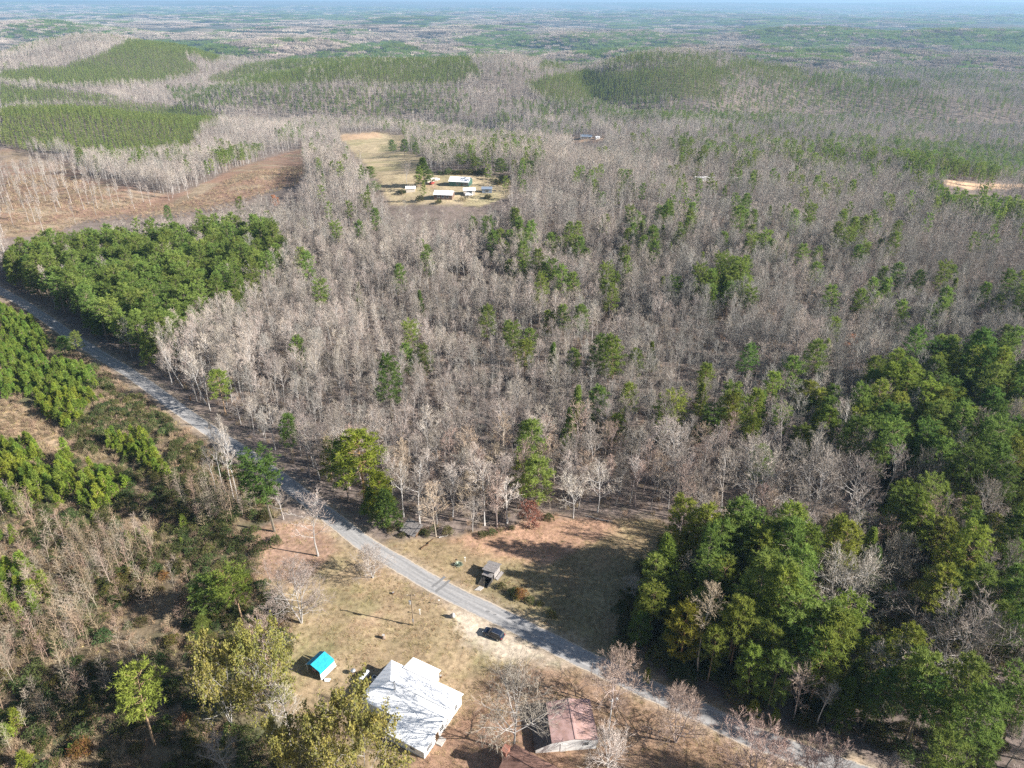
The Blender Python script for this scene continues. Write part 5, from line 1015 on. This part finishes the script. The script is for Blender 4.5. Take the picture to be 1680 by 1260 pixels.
# ------------------------------------------------------------------ vehicles
def car(name, label, loc, rz, paint, group=None, sc=1.0):
    t = thing(name, label, 'car', loc, rz, group); t.scale = (sc,)*3
    def loft(secs, m_, nm, par=t):                     # secs: (x, half width bottom, half width top, z0, z1)
        b = MB(); n = len(secs)
        ring = []
        for x, wb, wt, z0, z1 in secs:
            zm = z0+(z1-z0)*.45; ring.append([(x, -wb*.92, z0), (x, -wb, z0+.12), (x, -wb, zm), (x, -wt, z1-.05), (x, -wt*.88, z1), (x, wt*.88, z1), (x, wt, z1-.05), (x, wb, zm), (x, wb, z0+.12), (x, wb*.92, z0)])
        k = len(ring[0])
        for i in range(n-1):
            for j in range(k): b.face([ring[i][j], ring[i][(j+1) % k], ring[i+1][(j+1) % k], ring[i+1][j]])
        b.face(ring[0][::-1]); b.face(ring[-1]); o_ = part(nm, b, m_, par)
        bm = bmesh.new(); bm.from_mesh(o_.data); bmesh.ops.remove_doubles(bm, verts=bm.verts, dist=.001); bm.to_mesh(o_.data); bm.free(); return o_
    loft([(-2.35, .78, .7, .45, .85), (-2.25, .9, .82, .32, 1.02), (-1.6, .95, .88, .28, 1.06), (0, .96, .9, .25, 1.05), (1.1, .95, .88, .27, 1.03), (1.9, .93, .82, .3, .95), (2.25, .86, .74, .36, .86), (2.37, .7, .6, .45, .72)], paint, 'body')
    loft([(-2.15, .8, .7, 1.0, 1.32), (-1.95, .84, .7, 1.0, 1.62), (-1.2, .86, .72, 1.0, 1.72), (.1, .86, .72, 1.0, 1.72), (.55, .86, .7, 1.0, 1.55), (1.15, .84, .68, 1.0, 1.08)], paint, 'cabin')
    for sy in (-1, 1):
        b = MB(); b.face([(-1.75, sy*.865, 1.12), (.75, sy*.865, 1.12), (.3, sy*.775, 1.55), (-1.6, sy*.775, 1.58)]); part('side_window', b, M['glass'], t)
        b = MB(); b.box(.72, .9, min(sy*.95, sy*1.12), max(sy*.95, sy*1.12), 1.05, 1.2); part('mirror', b, paint, t)
        b = MB(); b.box(-1.7, .1, sy*.68-.02, sy*.68+.02, 1.73, 1.78); part('roof_rail', b, M['steel'], t)
        b = MB(); b.box(2.2, 2.3, sy*.68-.17, sy*.68+.17, .68, .84); part('headlight', b, M['lamp_clear'], t)
        b = MB(); b.box(-2.36, -2.26, sy*.72-.12, sy*.72+.12, .8, 1.05); part('taillight', b, M['lamp_red'], t)
        for sx in (-1.45, 1.45):
            b = MB(); b.tube([np.array((sx, sy*(.74+q), .36)) for q in (0, .03, .2, .23)], [.3, .36, .36, .3], 18); wh = part('wheel', b, M['tyre'], t, True)
            b = MB(); b.cyl((sx, sy*.9, .36), (sx, sy*.985, .36), .22, .2, 12); part('rim', b, M['steel'], wh)
    b = MB(); b.face([(1.12, -.68, 1.1), (1.12, .68, 1.1), (.57, .6, 1.57), (.57, -.6, 1.57)]); part('windscreen', b, M['glass'], t)
    b = MB(); b.face([(-2.17, -.62, 1.3), (-1.97, -.62, 1.6), (-1.97, .62, 1.6), (-2.17, .62, 1.3)]); part('rear_window', b, M['glass'], t)
    return t
c0 = gnd(810, 1043); car('parked_car', 'dark blue black sport utility car parked on the pale gravel beside the road', (c0.x, c0.y, .01), R(180-28), M['car'])
M['paint_white'] = mat('white_car_paint', (.75, .75, .75), rough=.3); M['paint_red'] = mat('dull_red_car_paint', (.3, .05, .04), rough=.4); M['beige'] = mat('beige_siding', (.62, .56, .48), rough=.7, var=.15); M['brown_wall'] = mat('brown_board_wall', (.2, .14, .11), var=.3, scale=2)
GF = 'cars at the far farmstead'
for (px, py, rz, pm, lab) in ((769, 321, .2, 'paint_white', 'white car in front of the far pale open shed'), (764, 304, .1, 'paint_red', 'dull red car in front of the far green walled house'), (709, 302, 1.2, 'paint_red', 'dull red car left of the far green walled house'), (716, 296, .9, 'paint_white', 'white car behind the far dull red car')):
    q = hit(px, py); car('parked_car', lab, q, rz, M[pm], GF, 1.1)
# ------------------------------------------------------------------ far farmstead and houses
def at_far(px, py): return hit(px, py)
gabled('farm_barn', 'far barn with a bright white roof and dark open front', 'barn', at_far(729, 324), R(-8), 12, 8, 2.8, 4.6, M['brown_wall'], M['roof_white'], wins=(('x', -3, .8, 1.6, 1.4, -1), ('x', 0, .8, 1.6, 1.4, -1), ('x', 3, .8, 1.6, 1.4, -1)), ribs=0)
gabled('farmhouse', 'far farmhouse with green walls and a white roof', 'house', at_far(756, 303), R(-12), 14, 10, 3.2, 5.4, M['green_wall'], M['roof_white'], wins=(('x', 5, 1, 3.4, 1.5, -1), ('x', -1, 1, 1.5, 1.2, -1)), door=('x', 2, -1), ribs=0)
gabled('farm_shed', 'far pale shed with a white roof right of the white roofed barn', 'shed', at_far(770, 318), R(5), 7.5, 6, 3.0, 4.0, M['beige'], M['roof_white'], wins=(('x', 0, .6, 3.4, 2, -1),), ribs=0)
gabled('farm_shed', 'far blue grey metal shed at the right end of the farmyard', 'shed', at_far(799, 315), R(0), 6.5, 5, 2.6, 3.6, M['blue_metal'], M['blue_metal'], wins=(('x', 0, .5, 2.4, 2, -1),), ribs=0)
gabled('farm_shed', 'far little white shed under the dark farmyard pine', 'shed', at_far(674, 314), R(5), 6, 4, 2.4, 3.6, M['beige'], M['roof_white'], ribs=0)
gabled('farm_shed', 'far small pale shed left of the green walled house', 'shed', at_far(705, 300), R(30), 5, 4, 2.4, 3.6, M['beige'], M['beige'], ribs=0)
gabled('farmhouse', 'far grey roofed house alone in the woods right of the pasture', 'house', at_far(962, 227), R(-10), 15, 9, 3.0, 5.0, M['beige'], M['blue_metal'], ribs=0, wins=(('x', -5, 1, 2, 1.4, -1), ('x', 5, 1, 2, 1.4, -1)))
gabled('farm_shed', 'far white shed right of the grey roofed house', 'shed', at_far(980, 228), R(10), 5, 4.5, 2.4, 3.6, M['white'], M['roof_white'], ribs=0)
for px, lab in ((1148, 'left of three far white trailers in a line in the wood'), (1162, 'middle of three far white trailers in a line in the wood'), (1205, 'right of three far white trailers in a line in the wood')):
    gabled('trailer_home', lab, 'trailer', at_far(px, 296), R(3), 8.5, 3.2, 2.4, 3.0, M['white'], M['roof_white'], group='far white trailers', over_=.1, ribs=0)
for px, py, lab, L_ in ((268, 55, 'distant white farmhouse beside a pale field near the horizon', 17), (276, 56, 'distant small white barn right of the distant white farmhouse', 10), (600, 52, 'distant white house among the pinkish woods left of centre', 16), (607, 50, 'distant red roofed house next to the distant white house', 14), (920, 45, 'distant white house in the right of centre woods', 16)):
    gabled('distant_house', lab, 'house', at_far(px, py), R(px % 7*5), L_, L_*.55, L_*.28, L_*.42, M['beige'], M['rust'] if 'red' in lab else M['tank'], group='distant houses', ribs=0)
# ------------------------------------------------------------------ haze over the whole country
mb = MB(); mb.box(-42000, 42000, -400, 31800, -190, 175); hz_ = part('haze', mb, [], None); hz_['kind'] = 'stuff'
hm = bpy.data.materials.new('pale_haze'); hm.use_nodes = True; n = hm.node_tree.nodes; n.clear(); o_ = n.new('ShaderNodeOutputMaterial'); pv = n.new('ShaderNodeVolumePrincipled')
pv.inputs['Color'].default_value = (.42, .69, 1.0, 1); pv.inputs['Density'].default_value = 6.6e-5; pv.inputs['Anisotropy'].default_value = .1
hm.node_tree.links.new(pv.outputs[0], o_.inputs['Volume']); hz_.data.materials.append(hm)
settle_labels()
